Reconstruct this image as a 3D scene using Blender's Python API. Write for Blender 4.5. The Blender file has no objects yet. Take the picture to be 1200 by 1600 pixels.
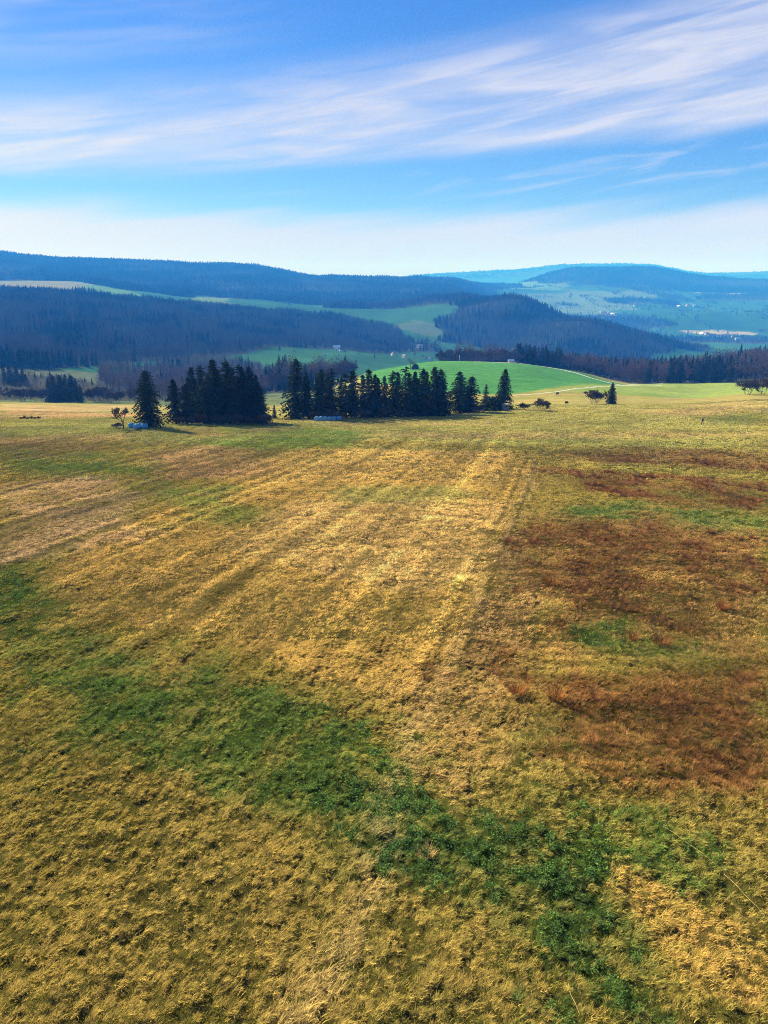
import bpy, bmesh, math, random
import numpy as np
from mathutils import Vector, Matrix, Euler

# ------------------------------------------------------------------ camera, world, sun
SC = bpy.context.scene
COL = SC.collection
F = 1156.0                                   # focal length in photo pixels (26 mm equivalent)
PITCH = math.atan(350.0 / F)                 # the level horizon lies on photo row 450
CAM_Z = 16.0
SUN_EL, SUN_AZ = math.radians(29.0), math.radians(-42.0)   # azimuth clockwise from +Y

cam_data = bpy.data.cameras.new("camera")
cam = bpy.data.objects.new("camera", cam_data)
COL.objects.link(cam)
cam_data.sensor_fit = 'VERTICAL'
cam_data.sensor_height = 36.0
cam_data.lens = 36.0 * F / 1600.0
cam_data.clip_start = 0.1
cam_data.clip_end = 60000.0
cam.location = (0, 0, CAM_Z)
cam.rotation_euler = (math.pi / 2 - PITCH, 0, 0)
SC.camera = cam

world = bpy.data.worlds.new("World")
SC.world = world
world.use_nodes = True
WN, WL = world.node_tree.nodes, world.node_tree.links
WN.clear()


def wnode(kind, **kw):
    n = WN.new(kind)
    for k, v in kw.items():
        setattr(n, k, v)
    return n


def wmath(op, a, b=None, c=None, clamp=False):
    n = WN.new('ShaderNodeMath')
    n.operation = op
    n.use_clamp = clamp
    for i, v in enumerate((a, b, c)):
        if v is None:
            continue
        if isinstance(v, (int, float)):
            n.inputs[i].default_value = v
        else:
            WL.new(v, n.inputs[i])
    return n.outputs[0]


def wsmooth(v, lo, hi):
    n = WN.new('ShaderNodeMapRange')
    n.interpolation_type = 'SMOOTHERSTEP'
    n.inputs['From Min'].default_value = lo
    n.inputs['From Max'].default_value = hi
    WL.new(v, n.inputs['Value'])
    return n.outputs[0]


def wnoise(vec, scale, detail=4.0, rough=0.55, dist=0.0):
    n = WN.new('ShaderNodeTexNoise')
    n.inputs['Scale'].default_value = scale
    n.inputs['Detail'].default_value = detail
    n.inputs['Roughness'].default_value = rough
    n.inputs['Distortion'].default_value = dist
    WL.new(vec, n.inputs['Vector'])
    return n.outputs[0]


def wmix(fac, a, b):
    n = WN.new('ShaderNodeMix')
    n.data_type = 'RGBA'
    n.clamp_factor = True
    if isinstance(fac, (int, float)):
        n.inputs[0].default_value = fac
    else:
        WL.new(fac, n.inputs[0])
    for v, s in ((a, 6), (b, 7)):
        if isinstance(v, tuple):
            n.inputs[s].default_value = (*v, 1)
        else:
            WL.new(v, n.inputs[s])
    return n.outputs[2]


SKY_STRENGTH = 0.050
sky = wnode('ShaderNodeTexSky', sky_type='NISHITA')
sky.sun_disc = False
sky.sun_elevation = SUN_EL
sky.sun_rotation = SUN_AZ
sky.air_density = 1.0
sky.dust_density = 0.05
sky.ozone_density = 2.0
hsv = wnode('ShaderNodeHueSaturation')
hsv.inputs['Saturation'].default_value = 1.25
WL.new(sky.outputs[0], hsv.inputs['Color'])
geo = wnode('ShaderNodeTexCoord')
sep = wnode('ShaderNodeSeparateXYZ')
WL.new(geo.outputs['Generated'], sep.inputs[0])
dx, dy, dz = sep.outputs
azim = wmath('ARCTAN2', dx, dy)                                   # radians, right positive
elev = wmath('MULTIPLY', wmath('ARCSINE', dz), 57.29578)          # degrees
# fibrous cirrus coordinates: long across, thin upwards, slightly tilted
tilt = wmath('SUBTRACT', elev, wmath('MULTIPLY', dx, 3.6))
comb = wnode('ShaderNodeCombineXYZ')
WL.new(wmath('MULTIPLY', azim, 2.1), comb.inputs[0])
WL.new(wmath('MULTIPLY', wmath('SUBTRACT', elev, wmath('MULTIPLY', dx, 8.0)), 0.34), comb.inputs[1])
WL.new(dy, comb.inputs[2])
fib = comb.outputs[0]
n_fine = wnoise(fib, 2.2, 5.0, 0.55, 0.7)
n_thread = wnoise(fib, 7.0, 6.0, 0.7, 1.4)
n_big = wnoise(fib, 0.9, 4.0, 0.5, 0.5)
n_soft = wnoise(fib, 1.5, 3.0, 0.5, 0.2)
warp = wmath('MULTIPLY', wmath('SUBTRACT', n_big, 0.5), 2.6)
tw = wmath('ADD', tilt, warp)
# main cirrus band
band = wmath('MULTIPLY', wsmooth(tw, 7.7, 9.4), wmath('SUBTRACT', 1.0, wsmooth(wmath('SUBTRACT', tw, wmath('MULTIPLY', dx, 5.0)), 11.2, 17.0)))
n_gap = wnoise(fib, 1.7, 3.0, 0.5, 0.8)
band = wmath('MULTIPLY', band, wmath('ADD', 0.66, wmath('MULTIPLY', wsmooth(n_gap, 0.34, 0.60), 0.5)))
band = wmath('MULTIPLY', band, wmath('ADD', 0.50, wmath('ADD', wmath('MULTIPLY', wsmooth(n_fine, 0.28, 0.70), 0.42), wmath('MULTIPLY', wsmooth(n_thread, 0.3, 0.75), 0.10))))
# thin low streaks
thin = wmath('MULTIPLY', wsmooth(elev, 5.5, 7.5), wmath('SUBTRACT', 1.0, wsmooth(elev, 8.5, 10.5)))
thin = wmath('MULTIPLY', thin, wmath('MULTIPLY', wsmooth(n_fine, 0.52, 0.75), 0.45))
# faint veil high up and to the left
veil = wmath('MULTIPLY', wsmooth(elev, 11.0, 18.0), wmath('MULTIPLY', wmath('MULTIPLY', wsmooth(n_soft, 0.38, 0.72), 0.55), wsmooth(azim, 0.0, -0.45)))
# low layer of milky cloud on the horizon
ledge = wmath('ADD', elev, wmath('MULTIPLY', wmath('SUBTRACT', n_soft, 0.5), 3.4))
low = wmath('SUBTRACT', 1.0, wsmooth(ledge, 3.6, 6.3))
low = wmath('MULTIPLY', low, wmath('ADD', 0.72, wmath('MULTIPLY', n_fine, 0.5)), clamp=True)
cl = wmath('MAXIMUM', wmath('MAXIMUM', band, thin), wmath('MAXIMUM', veil, low), clamp=True)
warmth = wsmooth(azim, 0.10, -0.75)          # towards the sun
ccol = wmix(warmth, (5.3, 5.35, 6.3), (6.7, 6.5, 6.0))
dim = wnode('ShaderNodeVectorMath', operation='MULTIPLY')      # camera colour response of the blue sky
WL.new(hsv.outputs[0], dim.inputs[0])
dim.inputs[1].default_value = (.44, .585, .96)
allsky = wmix(wmath('MULTIPLY', cl, 0.97), dim.outputs[0], ccol)
bg = wnode('ShaderNodeBackground')
bg.inputs['Strength'].default_value = SKY_STRENGTH
WL.new(allsky, bg.inputs['Color'])
wout = wnode('ShaderNodeOutputWorld')
WL.new(bg.outputs[0], wout.inputs['Surface'])

sun_data = bpy.data.lights.new("sun", 'SUN')
sun_data.energy = 5.0
sun_data.angle = math.radians(0.53)
sun_data.color = (1.0, 0.95, 0.87)
sun = bpy.data.objects.new("sun", sun_data)
COL.objects.link(sun)
SUN_DIR = Vector((math.sin(SUN_AZ) * math.cos(SUN_EL), math.cos(SUN_AZ) * math.cos(SUN_EL), math.sin(SUN_EL)))
sun.rotation_euler = SUN_DIR.to_track_quat('Z', 'Y').to_euler()
sun.location = (0, 0, 300)

SC.view_settings.view_transform = 'Standard'
SC.view_settings.look = 'None'
SC.view_settings.exposure = 1.38
SC.view_settings.gamma = 1.0
SC.view_settings.use_curve_mapping = False
SC.render.engine = 'CYCLES'
SC.cycles.max_bounces = 4
SC.cycles.diffuse_bounces = 2
SC.cycles.transmission_bounces = 3
SC.cycles.volume_bounces = 0
SC.cycles.filter_width = 0.9
SC.cycles.use_denoising = True
SC.cycles.denoiser = 'OPENIMAGEDENOISE'
SC.cycles.denoising_prefilter = 'NONE'
SC.cycles.use_adaptive_sampling = False

# ------------------------------------------------------------------ numeric helpers
rng = np.random.default_rng(7)


def _hash(ix, iy, seed):
    h = (ix.astype(np.int64) * 374761393 + iy.astype(np.int64) * 668265263 + seed * 982451653) & 0xFFFFFFFF
    h = ((h ^ (h >> 13)) * 1274126177) & 0xFFFFFFFF
    h = h ^ (h >> 16)
    return (h & 0xFFFFFF) / float(0xFFFFFF)


def vnoise(x, y, seed=0):
    x = np.asarray(x, float); y = np.asarray(y, float)
    ix, iy = np.floor(x), np.floor(y)
    fx, fy = x - ix, y - iy
    fx = fx * fx * (3 - 2 * fx); fy = fy * fy * (3 - 2 * fy)
    a = _hash(ix, iy, seed); b = _hash(ix + 1, iy, seed)
    c = _hash(ix, iy + 1, seed); d = _hash(ix + 1, iy + 1, seed)
    return (a * (1 - fx) + b * fx) * (1 - fy) + (c * (1 - fx) + d * fx) * fy


def fbm(x, y, seed=0, octaves=4, gain=0.5):
    """about -1 .. 1"""
    x = np.asarray(x, float); y = np.asarray(y, float)
    s = np.zeros(np.broadcast(x, y).shape); amp = 1.0; tot = 0
    for o in range(octaves):
        s = s + amp * (vnoise(x * 2 ** o + 17.3 * o, y * 2 ** o - 9.1 * o, seed + o) * 2 - 1)
        tot += amp; amp *= gain
    return s / tot * 1.6


def smooth(v, lo, hi):
    t = np.clip((v - lo) / (hi - lo), 0, 1)
    return t * t * (3 - 2 * t)


def pchip(xs, ys, q):
    xs = np.asarray(xs, float); ys = np.asarray(ys, float); q = np.asarray(q, float)
    h = np.diff(xs); dl = np.diff(ys) / h
    d = np.zeros_like(ys)
    for i in range(1, len(xs) - 1):
        if dl[i - 1] * dl[i] > 0:
            w1 = 2 * h[i] + h[i - 1]; w2 = h[i] + 2 * h[i - 1]
            d[i] = (w1 + w2) / (w1 / dl[i - 1] + w2 / dl[i])
    d[0], d[-1] = dl[0], dl[-1]
    k = np.clip(np.searchsorted(xs, q) - 1, 0, len(h) - 1)
    t = np.clip((q - xs[k]) / h[k], 0, 1)
    h00 = 2 * t**3 - 3 * t**2 + 1; h10 = t**3 - 2 * t**2 + t
    h01 = -2 * t**3 + 3 * t**2; h11 = t**3 - t**2
    return h00 * ys[k] + h10 * h[k] * d[k] + h01 * ys[k + 1] + h11 * h[k] * d[k + 1]


def slope_of_row(row):
    return np.tan(np.arctan((800.0 - np.asarray(row, float)) / F) - PITCH)


# ------------------------------------------------------------------ terrain height
# surveyed height profiles: for bearings across the view, (distance, apparent height) pairs
CPX = [0, 100, 200, 300, 400, 500, 600, 700, 800, 900, 1000, 1100, 1200]
PROF = {
    0: [(200, 652), (250, 641), (320, 631), (420, 625), (520, 606), (650, 582), (800, 562), (1000, 530), (1300, 486), (1550, 461), (1800, 454), (2000, 447), (2400, 440), (2700, 438), (3300, 414), (4000, 396), (4800, 400), (6000, 425)],
    100: [(200, 652), (250, 642), (320, 633), (420, 628), (520, 612), (650, 590), (800, 570), (1000, 538), (1300, 494), (1550, 466), (1800, 457), (2000, 451), (2400, 442), (2700, 439), (3300, 420), (4000, 406), (4800, 410), (6000, 430)],
    200: [(200, 653), (250, 645), (320, 636), (420, 629), (520, 618), (650, 600), (800, 578), (1000, 547), (1300, 504), (1600, 476), (1900, 465), (2100, 459), (2400, 453), (2700, 448), (3300, 427), (4000, 409), (4800, 412), (6000, 430)],
    300: [(200, 655), (250, 648), (320, 640), (420, 631), (520, 622), (650, 605), (800, 583), (1000, 556), (1300, 515), (1600, 487), (1900, 474), (2100, 469), (2400, 465), (2700, 457), (3300, 432), (4000, 414), (4800, 416), (6000, 432)],
    400: [(200, 655), (250, 648), (320, 639), (420, 628), (520, 615), (650, 600), (800, 580), (1000, 558), (1300, 528), (1600, 499), (1900, 483), (2100, 475), (2400, 470), (2700, 463), (3300, 437), (4000, 418), (4800, 420), (6000, 434)],
    500: [(200, 652), (250, 645), (320, 633), (420, 618), (520, 606), (650, 597), (800, 584), (1000, 562), (1300, 540), (1500, 519), (1700, 500), (1900, 489), (2100, 481), (2400, 478), (2700, 471), (3300, 447), (4000, 435), (4800, 437), (6000, 442)],
    600: [(200, 650), (250, 640), (320, 620), (420, 597), (520, 580), (600, 577), (700, 592), (850, 594), (1000, 577), (1200, 556), (1400, 546), (1600, 522), (1750, 509), (1900, 501), (2100, 484), (2400, 477), (2700, 470), (3300, 448), (4000, 436), (4800, 438), (6000, 444)],
    700: [(200, 648), (250, 637), (320, 615), (420, 590), (520, 570), (600, 564), (700, 577), (850, 590), (1000, 578), (1300, 560), (1600, 537), (1800, 508), (1950, 489), (2100, 474), (2300, 465), (2600, 470), (3300, 453), (4000, 438), (4800, 440), (6000, 446)],
    800: [(200, 645), (260, 630), (330, 616), (420, 592), (520, 572), (600, 567), (700, 574), (850, 592), (1000, 592), (1300, 577), (1600, 542), (1800, 507), (2000, 466), (2200, 472), (2600, 492), (3300, 490), (4000, 470), (4500, 456), (5200, 450), (6000, 443), (7000, 450)],
    900: [(200, 642), (260, 628), (330, 613), (420, 599), (520, 586), (600, 579), (700, 577), (850, 592), (1000, 602), (1300, 587), (1600, 534), (1800, 501), (2000, 503), (2400, 512), (3300, 495), (4000, 480), (4500, 464), (5200, 446), (6000, 420), (7000, 438)],
    1000: [(200, 641), (260, 629), (330, 619), (420, 608), (520, 601), (600, 595), (700, 588), (850, 592), (1000, 602), (1300, 587), (1600, 549), (1800, 523), (2000, 524), (2500, 527), (3000, 517), (3500, 490), (3900, 483), (4500, 466), (5200, 446), (6000, 419), (7000, 440)],
    1100: [(200, 640), (260, 627), (300, 623), (360, 622), (420, 613), (520, 600), (600, 591), (700, 582), (850, 585), (1000, 600), (1300, 590), (1700, 550), (2000, 542), (2500, 534), (3000, 517), (3500, 487), (3900, 488), (4500, 472), (5200, 455), (6000, 433), (7000, 444)],
    1200: [(200, 635), (260, 621), (300, 615), (360, 613), (420, 608), (520, 597), (600, 584), (700, 570), (850, 572), (1000, 590), (1300, 590), (1700, 562), (2000, 547), (2500, 536), (3000, 521), (3500, 491), (3900, 486), (4500, 472), (5200, 455), (6000, 440), (7000, 446)],
}
FAR = [440, 440, 440, 440, 440, 438, 434, 428, 423, 414, 414, 428, 426]
LY0, LY1, NLY = math.log(150.0), math.log(14500.0), 520
NCX = 240
_ly = np.linspace(LY0, LY1, NLY)
_tabl = []
for ci, c in enumerate(CPX):
    pts = [(150, 674.2), (165, 667.0)] + PROF[c] + [(8600, 447), (11000, FAR[ci]), (14500, 446)]
    ys = np.log([p[0] for p in pts]); rw = [p[1] for p in pts]
    _tabl.append(pchip(ys, rw, _ly))
_tabl = np.array(_tabl)                        # columns x depth
_cq = np.linspace(-20, 1220, NCX)
_rows = np.array([pchip(CPX, _tabl[:, j], np.clip(_cq, 0, 1200)) for j in range(NLY)])   # depth x col
_ztab = CAM_Z + np.exp(_ly)[:, None] * slope_of_row(_rows)
KCOL = F * 1.045
# outside the surveyed bearings the land goes on as rolling country between these heights


def ground_z(x, y):
    x = np.asarray(x, float); y = np.asarray(y, float)
    yy = np.maximum(y, 150.0)
    px = 600 + KCOL * x / np.maximum(y, 60.0)
    u = np.clip((np.log(yy) - LY0) / (LY1 - LY0) * (NLY - 1), 0, NLY - 1.001)
    w = np.clip((px + 20) / 1240 * (NCX - 1), 0, NCX - 1.001)
    i = u.astype(int); j = w.astype(int); fu = u - i; fw = w - j
    zt = (_ztab[i, j] * (1 - fu) + _ztab[i + 1, j] * fu) * (1 - fw) + (_ztab[i, j + 1] * (1 - fu) + _ztab[i + 1, j + 1] * fu) * fw
    plane = -0.083 * y
    b = smooth(y, 150, 172)
    z = plane * (1 - b) + zt * b
    z = z + 0.22 * fbm(x / 14, y / 14, 3, 3) * smooth(y, 5, 30)
    z = z + 0.0011 * np.maximum(y - 300, 0) * fbm(x / 90, y / 90, 5, 4)
    z = z + 0.10 * fbm(x / 1.9, y / 1.9, 9, 2) * (1 - smooth(y, 60, 160))
    z = z + 0.060 * (fbm(x / .21, y / .27, 19, 2)) * (1 - smooth(y, 30, 50)) + 0.05 * fbm(x / .6, y / .8, 20, 2) * (1 - smooth(y, 60, 110))
    # low swath ridges left by the mower
    z = z + mow_ridge(x, y)
    return z


MOW_DIR = np.array([0.245, 0.9695])              # direction of the mowing lanes
MOW_PERP = np.array([0.9695, -0.245])


def lanes(x, y):
    """line-by-line differences left by mowing, running along MOW_DIR"""
    s = x * MOW_PERP[0] + y * MOW_PERP[1] + 0.35 * fbm(x / 25, y / 25, 31, 2)
    t = x * MOW_DIR[0] + y * MOW_DIR[1]
    a = fbm(s / .85, t / 60, 37, 2) + .25 * fbm(s / 3.1, t / 90, 38, 2)
    cross = fbm(t / .9, s / 14, 39, 2)
    blk = smooth(y, 52, 60) * (1 - smooth(y, 78, 84)) * smooth(s, -26, -22) * (1 - smooth(s, -6, -4))
    f = smooth(y, 24, 42) * (1 - smooth(y, 125, 165)) * (1 - smooth(s, -6.2, -5.0))
    rut = np.exp(-((s + 4.6) / .22)**2) + np.exp(-((s + 6.2) / .22)**2)
    rut = rut * smooth(y, 28, 40) * (1 - smooth(y, 108, 118))
    furrow = fbm(x / 5, y / .55, 40, 2) * smooth(x, 3, 7) * smooth(y, 20, 25) * (1 - smooth(y, 48, 70))
    return (a * (1 - .5 * blk) + .8 * cross * blk) * f + .9 * furrow - 1.8 * rut


def mow_ridge(x, y):
    s = x * MOW_PERP[0] + y * MOW_PERP[1] + 0.5 * fbm(x / 20, y / 20, 31, 2)
    m = (1 - smooth(y, 100, 150)) * smooth(y, 24, 40)
    return 0.05 * np.sin(s * 2 * math.pi / 2.6) * m


def gz(x, y):
    return float(ground_z(np.array([x]), np.array([y]))[0])


_scan = np.exp(np.linspace(math.log(9.0), math.log(13000.0), 2600))


def hit(px, row, ymin=9.0):
    """ground point under a line of sight, for siting things"""
    v = (800.0 - row) / F
    d = np.array([(px - 600.0) / F, math.cos(PITCH) + v * math.sin(PITCH), -math.sin(PITCH) + v * math.cos(PITCH)])
    d = d / d[1]
    ys = _scan[_scan >= ymin]
    xs = d[0] * ys
    below = (CAM_Z + d[2] * ys) <= ground_z(xs, ys)
    k = int(np.argmax(below)) if below.any() else len(ys) - 1
    return float(xs[k]), float(ys[k])


def bear(px, y):
    """x on the bearing of a photo column, at distance y"""
    return (px - 600.0) / KCOL * y


# ------------------------------------------------------------------ land cover map
def seg_dist(px, py, poly):
    n = len(poly); best = np.full(px.shape, 1e18); inside = np.zeros(px.shape, bool)
    for i in range(n):
        ax, ay = poly[i]; bx, by = poly[(i + 1) % n]
        ex, ey = bx - ax, by - ay
        t = np.clip(((px - ax) * ex + (py - ay) * ey) / (ex * ex + ey * ey + 1e-9), 0, 1)
        best = np.minimum(best, (px - ax - t * ex)**2 + (py - ay - t * ey)**2)
        cond = ((ay > py) != (by > py))
        with np.errstate(divide='ignore', invalid='ignore'):
            inside ^= cond & (px < (bx - ax) * (py - ay) / (by - ay + 1e-12) + ax)
    d = np.sqrt(best)
    return np.where(inside, d, -d)


GOLD = (.53, .348, .098); STRAW = (.54, .36, .19); OLIVE = (.33, .255, .055); GREEN = (.115, .190, .036)
DKGREEN = (.060, .125, .030); RUST = (.165, .073, .027); BROWN = (.27, .125, .042); MEAD = (.36, .335, .092)
BRIGHT = (.17, .30, .045); DOME = (.055, .20, .048); TAN = (.60, .40, .19); BGOLD = (.335, .242, .060)
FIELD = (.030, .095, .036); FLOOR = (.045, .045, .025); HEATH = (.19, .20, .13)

# (outline, colour, strength, edge raggedness)
NEAR_PATCHES = [
    ([(0, 662), (1200, 640), (1200, 700), (900, 700), (600, 690), (0, 690)], MEAD, .9, 1.0),
    ([(470, 700), (800, 708), (838, 730), (798, 790), (740, 930), (700, 1040), (600, 1085), (480, 1060), (330, 990), (120, 965), (50, 905), (160, 835), (300, 770), (400, 722)], GOLD, .95, .25),
    ([(455, 782), (797, 784), (745, 905), (640, 925), (420, 880), (340, 850)], (.62, .42, .155), .85, .15),
    ([(500, 765), (700, 760), (800, 778), (700, 790), (500, 790)], MEAD, .8, 1.0),
    ([(0, 1140), (300, 1225), (500, 1290), (560, 1400), (520, 1620), (0, 1620)], BGOLD, .75, 1.2),
    ([(0, 1130), (150, 1190), (250, 1300), (200, 1420), (0, 1450)], OLIVE, .5, 1.5),
    ([(0, 870), (50, 905), (120, 985), (300, 1050), (500, 1085), (640, 1120), (660, 1210), (560, 1275), (430, 1265), (330, 1225), (200, 1200), (90, 1120), (0, 1060)], GREEN, .80, 3.2),
    ([(120, 1040), (300, 1075), (330, 1120), (230, 1180), (160, 1140)], (.09, .16, .03), .6, 1.6),
    ([(0, 880), (45, 910), (50, 980), (0, 1010)], (.07, .15, .03), .85, 1.0),
    ([(380, 1160), (560, 1150), (640, 1260), (520, 1290), (420, 1250)], (.09, .16, .03), .5, 1.6),
    ([(520, 1260), (640, 1190), (760, 1290), (960, 1335), (1000, 1470), (1060, 1620), (860, 1620), (780, 1450), (620, 1380)], DKGREEN, .88, 2.4),
    ([(880, 1250), (1080, 1265), (1150, 1330), (1080, 1390), (1000, 1400), (900, 1330)], GREEN, .85, 2.0),
    ([(540, 1400), (600, 1350), (760, 1430), (880, 1540), (860, 1620), (510, 1620)], BGOLD, .85, 1.2),
    ([(930, 1345), (1100, 1400), (1210, 1400), (1210, 1600), (1080, 1540), (1010, 1440)], (.50, .32, .085), .9, 1.3),
    ([(620, 1060), (700, 1040), (790, 1060), (800, 1180), (720, 1260), (640, 1190)], (.46, .30, .11), .7, 1.3),
    ([(800, 800), (830, 860), (840, 1000), (780, 1060), (700, 1040), (760, 900)], (.34, .205, .080), .9, .4),
    ([(830, 800), (1010, 800), (1210, 830), (1210, 1040), (1000, 1000), (880, 1030), (830, 920)], (.36, .20, .065), .9, 1.0),
    ([(860, 815), (1010, 808), (1210, 838), (1210, 930), (1050, 935), (1010, 985), (900, 960), (840, 912)], RUST, .92, 3.2),
    ([(690, 1040), (800, 1035), (905, 1060), (900, 1112), (760, 1105)], RUST, .9, 3.0),
    ([(900, 1050), (1210, 1035), (1210, 1260), (1000, 1240), (830, 1185)], BROWN, .92, 1.0),
    ([(960, 1070), (1210, 1090), (1210, 1210), (1040, 1200)], RUST, .75, 3.0),
    ([(835, 707), (1000, 697), (1210, 713), (1210, 738), (1000, 724), (880, 715)], RUST, .95, .8),
    ([(850, 735), (1000, 738), (1210, 752), (1210, 800), (1000, 785), (930, 768)], (.21, .085, .032), .95, 1.2),
    ([(860, 720), (1000, 728), (1210, 742), (1210, 750), (1000, 737), (900, 731)], (.34, .29, .055), .8, .8),
    ([(860, 790), (980, 783), (1010, 806), (880, 813)], (.15, .24, .05), .8, 1.3),
    ([(1030, 800), (1210, 806), (1210, 832), (1070, 826)], (.13, .22, .045), .75, 1.3),
    ([(890, 968), (985, 972), (975, 1012), (900, 1012)], GREEN, .85, 1.2),
    ([(995, 1008), (1090, 1010), (1085, 1030), (1000, 1032)], GREEN, .9, 1.0),
    ([(820, 1130), (880, 1130), (880, 1180), (820, 1190)], GREEN, .6, 1.5),
    ([(0, 755), (180, 740), (235, 778), (210, 832), (100, 872), (0, 872)], STRAW, .85, 1.2),
    ([(215, 712), (320, 694), (430, 714), (380, 742), (270, 762)], (.47, .28, .13), .85, 1.0),
    ([(0, 705), (150, 702), (270, 738), (275, 758), (150, 745), (0, 742)], (.17, .24, .035), .85, 1.3),
    ([(225, 770), (350, 756), (380, 800), (360, 826), (290, 822)], (.22, .27, .055), .8, 1.2),
    ([(0, 684), (180, 690), (170, 705), (0, 722)], (.26, .14, .06), .7, 1.4),
    ([(180, 682), (300, 674), (420, 668), (560, 676), (580, 700), (440, 703), (330, 693), (190, 692)], BRIGHT, .85, .8),
    ([(280, 672), (350, 670), (350, 680), (285, 682)], (.36, .22, .10), .8, .8),
    ([(400, 664), (470, 662), (470, 672), (400, 674)], (.24, .15, .09), .8, .8),
    ([(480, 664), (560, 660), (560, 668), (480, 670)], (.28, .24, .10), .8, .8),
    ([(740, 682), (790, 680), (800, 690), (750, 690)], BRIGHT, .6, .8),
    ([(0, 660), (210, 655), (205, 672), (0, 680)], (.36, .36, .09), .8, .8),
    ([(0, 632), (100, 633), (215, 634), (215, 652), (100, 654), (0, 652)], TAN, .9, .5),
    ([(110, 643), (215, 641), (215, 646), (120, 647)], (.30, .33, .10), .8, .5),
    ([(1000, 645), (1100, 632), (1210, 620), (1210, 642), (1060, 652)], TAN, .55, .7),
    ([(1100, 655), (1210, 652), (1210, 660), (1120, 662)], GREEN, .6, .6),
]
DOME_POLY = [(bear(555, 520), 520), (bear(640, 350), 335), (bear(720, 320), 318), (bear(800, 328), 328), (bear(880, 370), 370), (bear(950, 440), 440), (bear(1000, 515), 515),
             (bear(900, 625), 625), (bear(800, 645), 645), (bear(700, 660), 660), (bear(600, 690), 690)]
RGREEN_POLY = [(bear(870, 350), 352), (bear(960, 330), 325), (bear(1080, 355), 352), (bear(1230, 340), 330), (bear(1260, 640), 640), (bear(1100, 580), 580), (bear(1000, 540), 540), (bear(940, 440), 440)]


def P(*pts):
    return [(bear(a, b), b) for a, b in pts]


# woods on the map: (outline, share of bare broadleaf trees, spacing m, tree height m)
WOODS = {
    'left': (P((-260, 690), (0, 690), (110, 760), (210, 880), (330, 1000), (400, 1080), (428, 1190), (520, 1235), (610, 1275), (650, 1420), (620, 1720), (560, 1760), (450, 1830), (300, 1830), (180, 1820), (100, 1770), (-260, 1760)), .70, 7.5, 15),
    'belt': (P((140, 2500), (200, 2420), (300, 2400), (310, 2750), (140, 2750)), .1, 12, 19),
    'back': (P((-260, 2680), (0, 2680), (150, 2700), (320, 2560), (420, 2480), (520, 2420), (640, 2600), (760, 2900), (780, 4700), (560, 4900), (-260, 5000)), .4, 15, 18),
    'mid': (P((505, 2110), (600, 2120), (700, 2080), (715, 1990), (690, 1850), (690, 1640), (760, 1560), (900, 1430), (1000, 1480), (1060, 1640), (1120, 1800), (1060, 1960), (900, 1950), (830, 2120), (740, 2380), (600, 2350), (505, 2300)), .5, 9, 16),
    'valley': (P((590, 1460), (640, 1420), (690, 1430), (690, 1560), (640, 1600)), .5, 12, 12),
    'farhill': (P((860, 5350), (1000, 5000), (1150, 5100), (1500, 5000), (1500, 7300), (860, 7300), (800, 6000)), .3, 19, 18),
    'farleft': (P((560, 5000), (780, 4900), (820, 5500), (760, 6500), (560, 6500)), .3, 22, 18),
    'fringe': (P((930, 3050), (1020, 3000), (1060, 3150), (1000, 3400), (940, 3450), (880, 3300)), .6, 13, 15),
    'fringe2': (P((1050, 2450), (1500, 2500), (1500, 2700), (1140, 2760), (1060, 2660)), .5, 14, 15),
    'farbelt': (P((950, 4250), (1060, 4200), (1060, 4500), (950, 4480)), .5, 20, 15),
    'farbelt2': (P((1090, 4650), (1500, 4500), (1500, 4950), (1100, 5000)), .4, 19, 16),
    'farridge': (P((640, 9900), (1500, 9900), (1500, 12500), (640, 12500)), .3, 60, 22),
    'right': (P((693, 625), (800, 618), (860, 628), (900, 610), (960, 590), (1005, 545), (1100, 532), (1260, 520), (1500, 520), (1500, 860), (1200, 850), (1100, 800), (1000, 800), (850, 790), (700, 750)), .64, 6.2, 16),
    'copse': (P((412, 520), (470, 505), (545, 545), (545, 600), (450, 600), (410, 560)), .55, 6.0, 20),
    'leftscrub': (P((-260, 440), (0, 425), (70, 460), (140, 440), (240, 440), (200, 500), (130, 620), (60, 640), (-260, 640)), .97, 7.5, 5.5),
    'leftlow': (P((130, 600), (190, 500), (260, 455), (400, 470), (425, 560), (430, 760), (340, 920), (240, 860), (150, 740)), .88, 8, 13),
}
FAR_FIELDS = [
    (P((-260, 1830), (0, 1840), (130, 1840), (150, 2660), (-260, 2650)), HEATH, .9),
    (P((130, 1850), (240, 1880), (200, 2380), (130, 2450)), (.10, .21, .08), .9),
    (P((300, 1900), (360, 1900), (360, 2500), (300, 2500)), (.12, .19, .08), .8),
    (P((620, 1700), (690, 1660), (700, 1800), (640, 1900)), (.09, .13, .07), .8),
    (P((1080, 2900), (1190, 2900), (1190, 3050), (1080, 3030)), (.33, .30, .20), .9),
    (P((820, 3300), (950, 3500), (1000, 4100), (1050, 4900), (900, 4900), (800, 4300)), (.12, .18, .09), .8),
    (P((780, 4900), (900, 4950), (880, 6000), (790, 6100)), (.10, .19, .09), .8),
    (P((1090, 5000), (1170, 5000), (1180, 5080), (1090, 5080)), (.33, .34, .2), .8),
    (P((-260, 430), (190, 430), (240, 640), (150, 740), (-260, 670)), (.09, .11, .06), .9),
]
_polys = []
for outline, c, k, rag in NEAR_PATCHES:
    pts = []
    for a, b in outline:
        x, y = hit(a, b); pts.append((x, y))
    _polys.append((pts, np.array(c), k, rag, float(np.mean([p[1] for p in pts]))))


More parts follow.
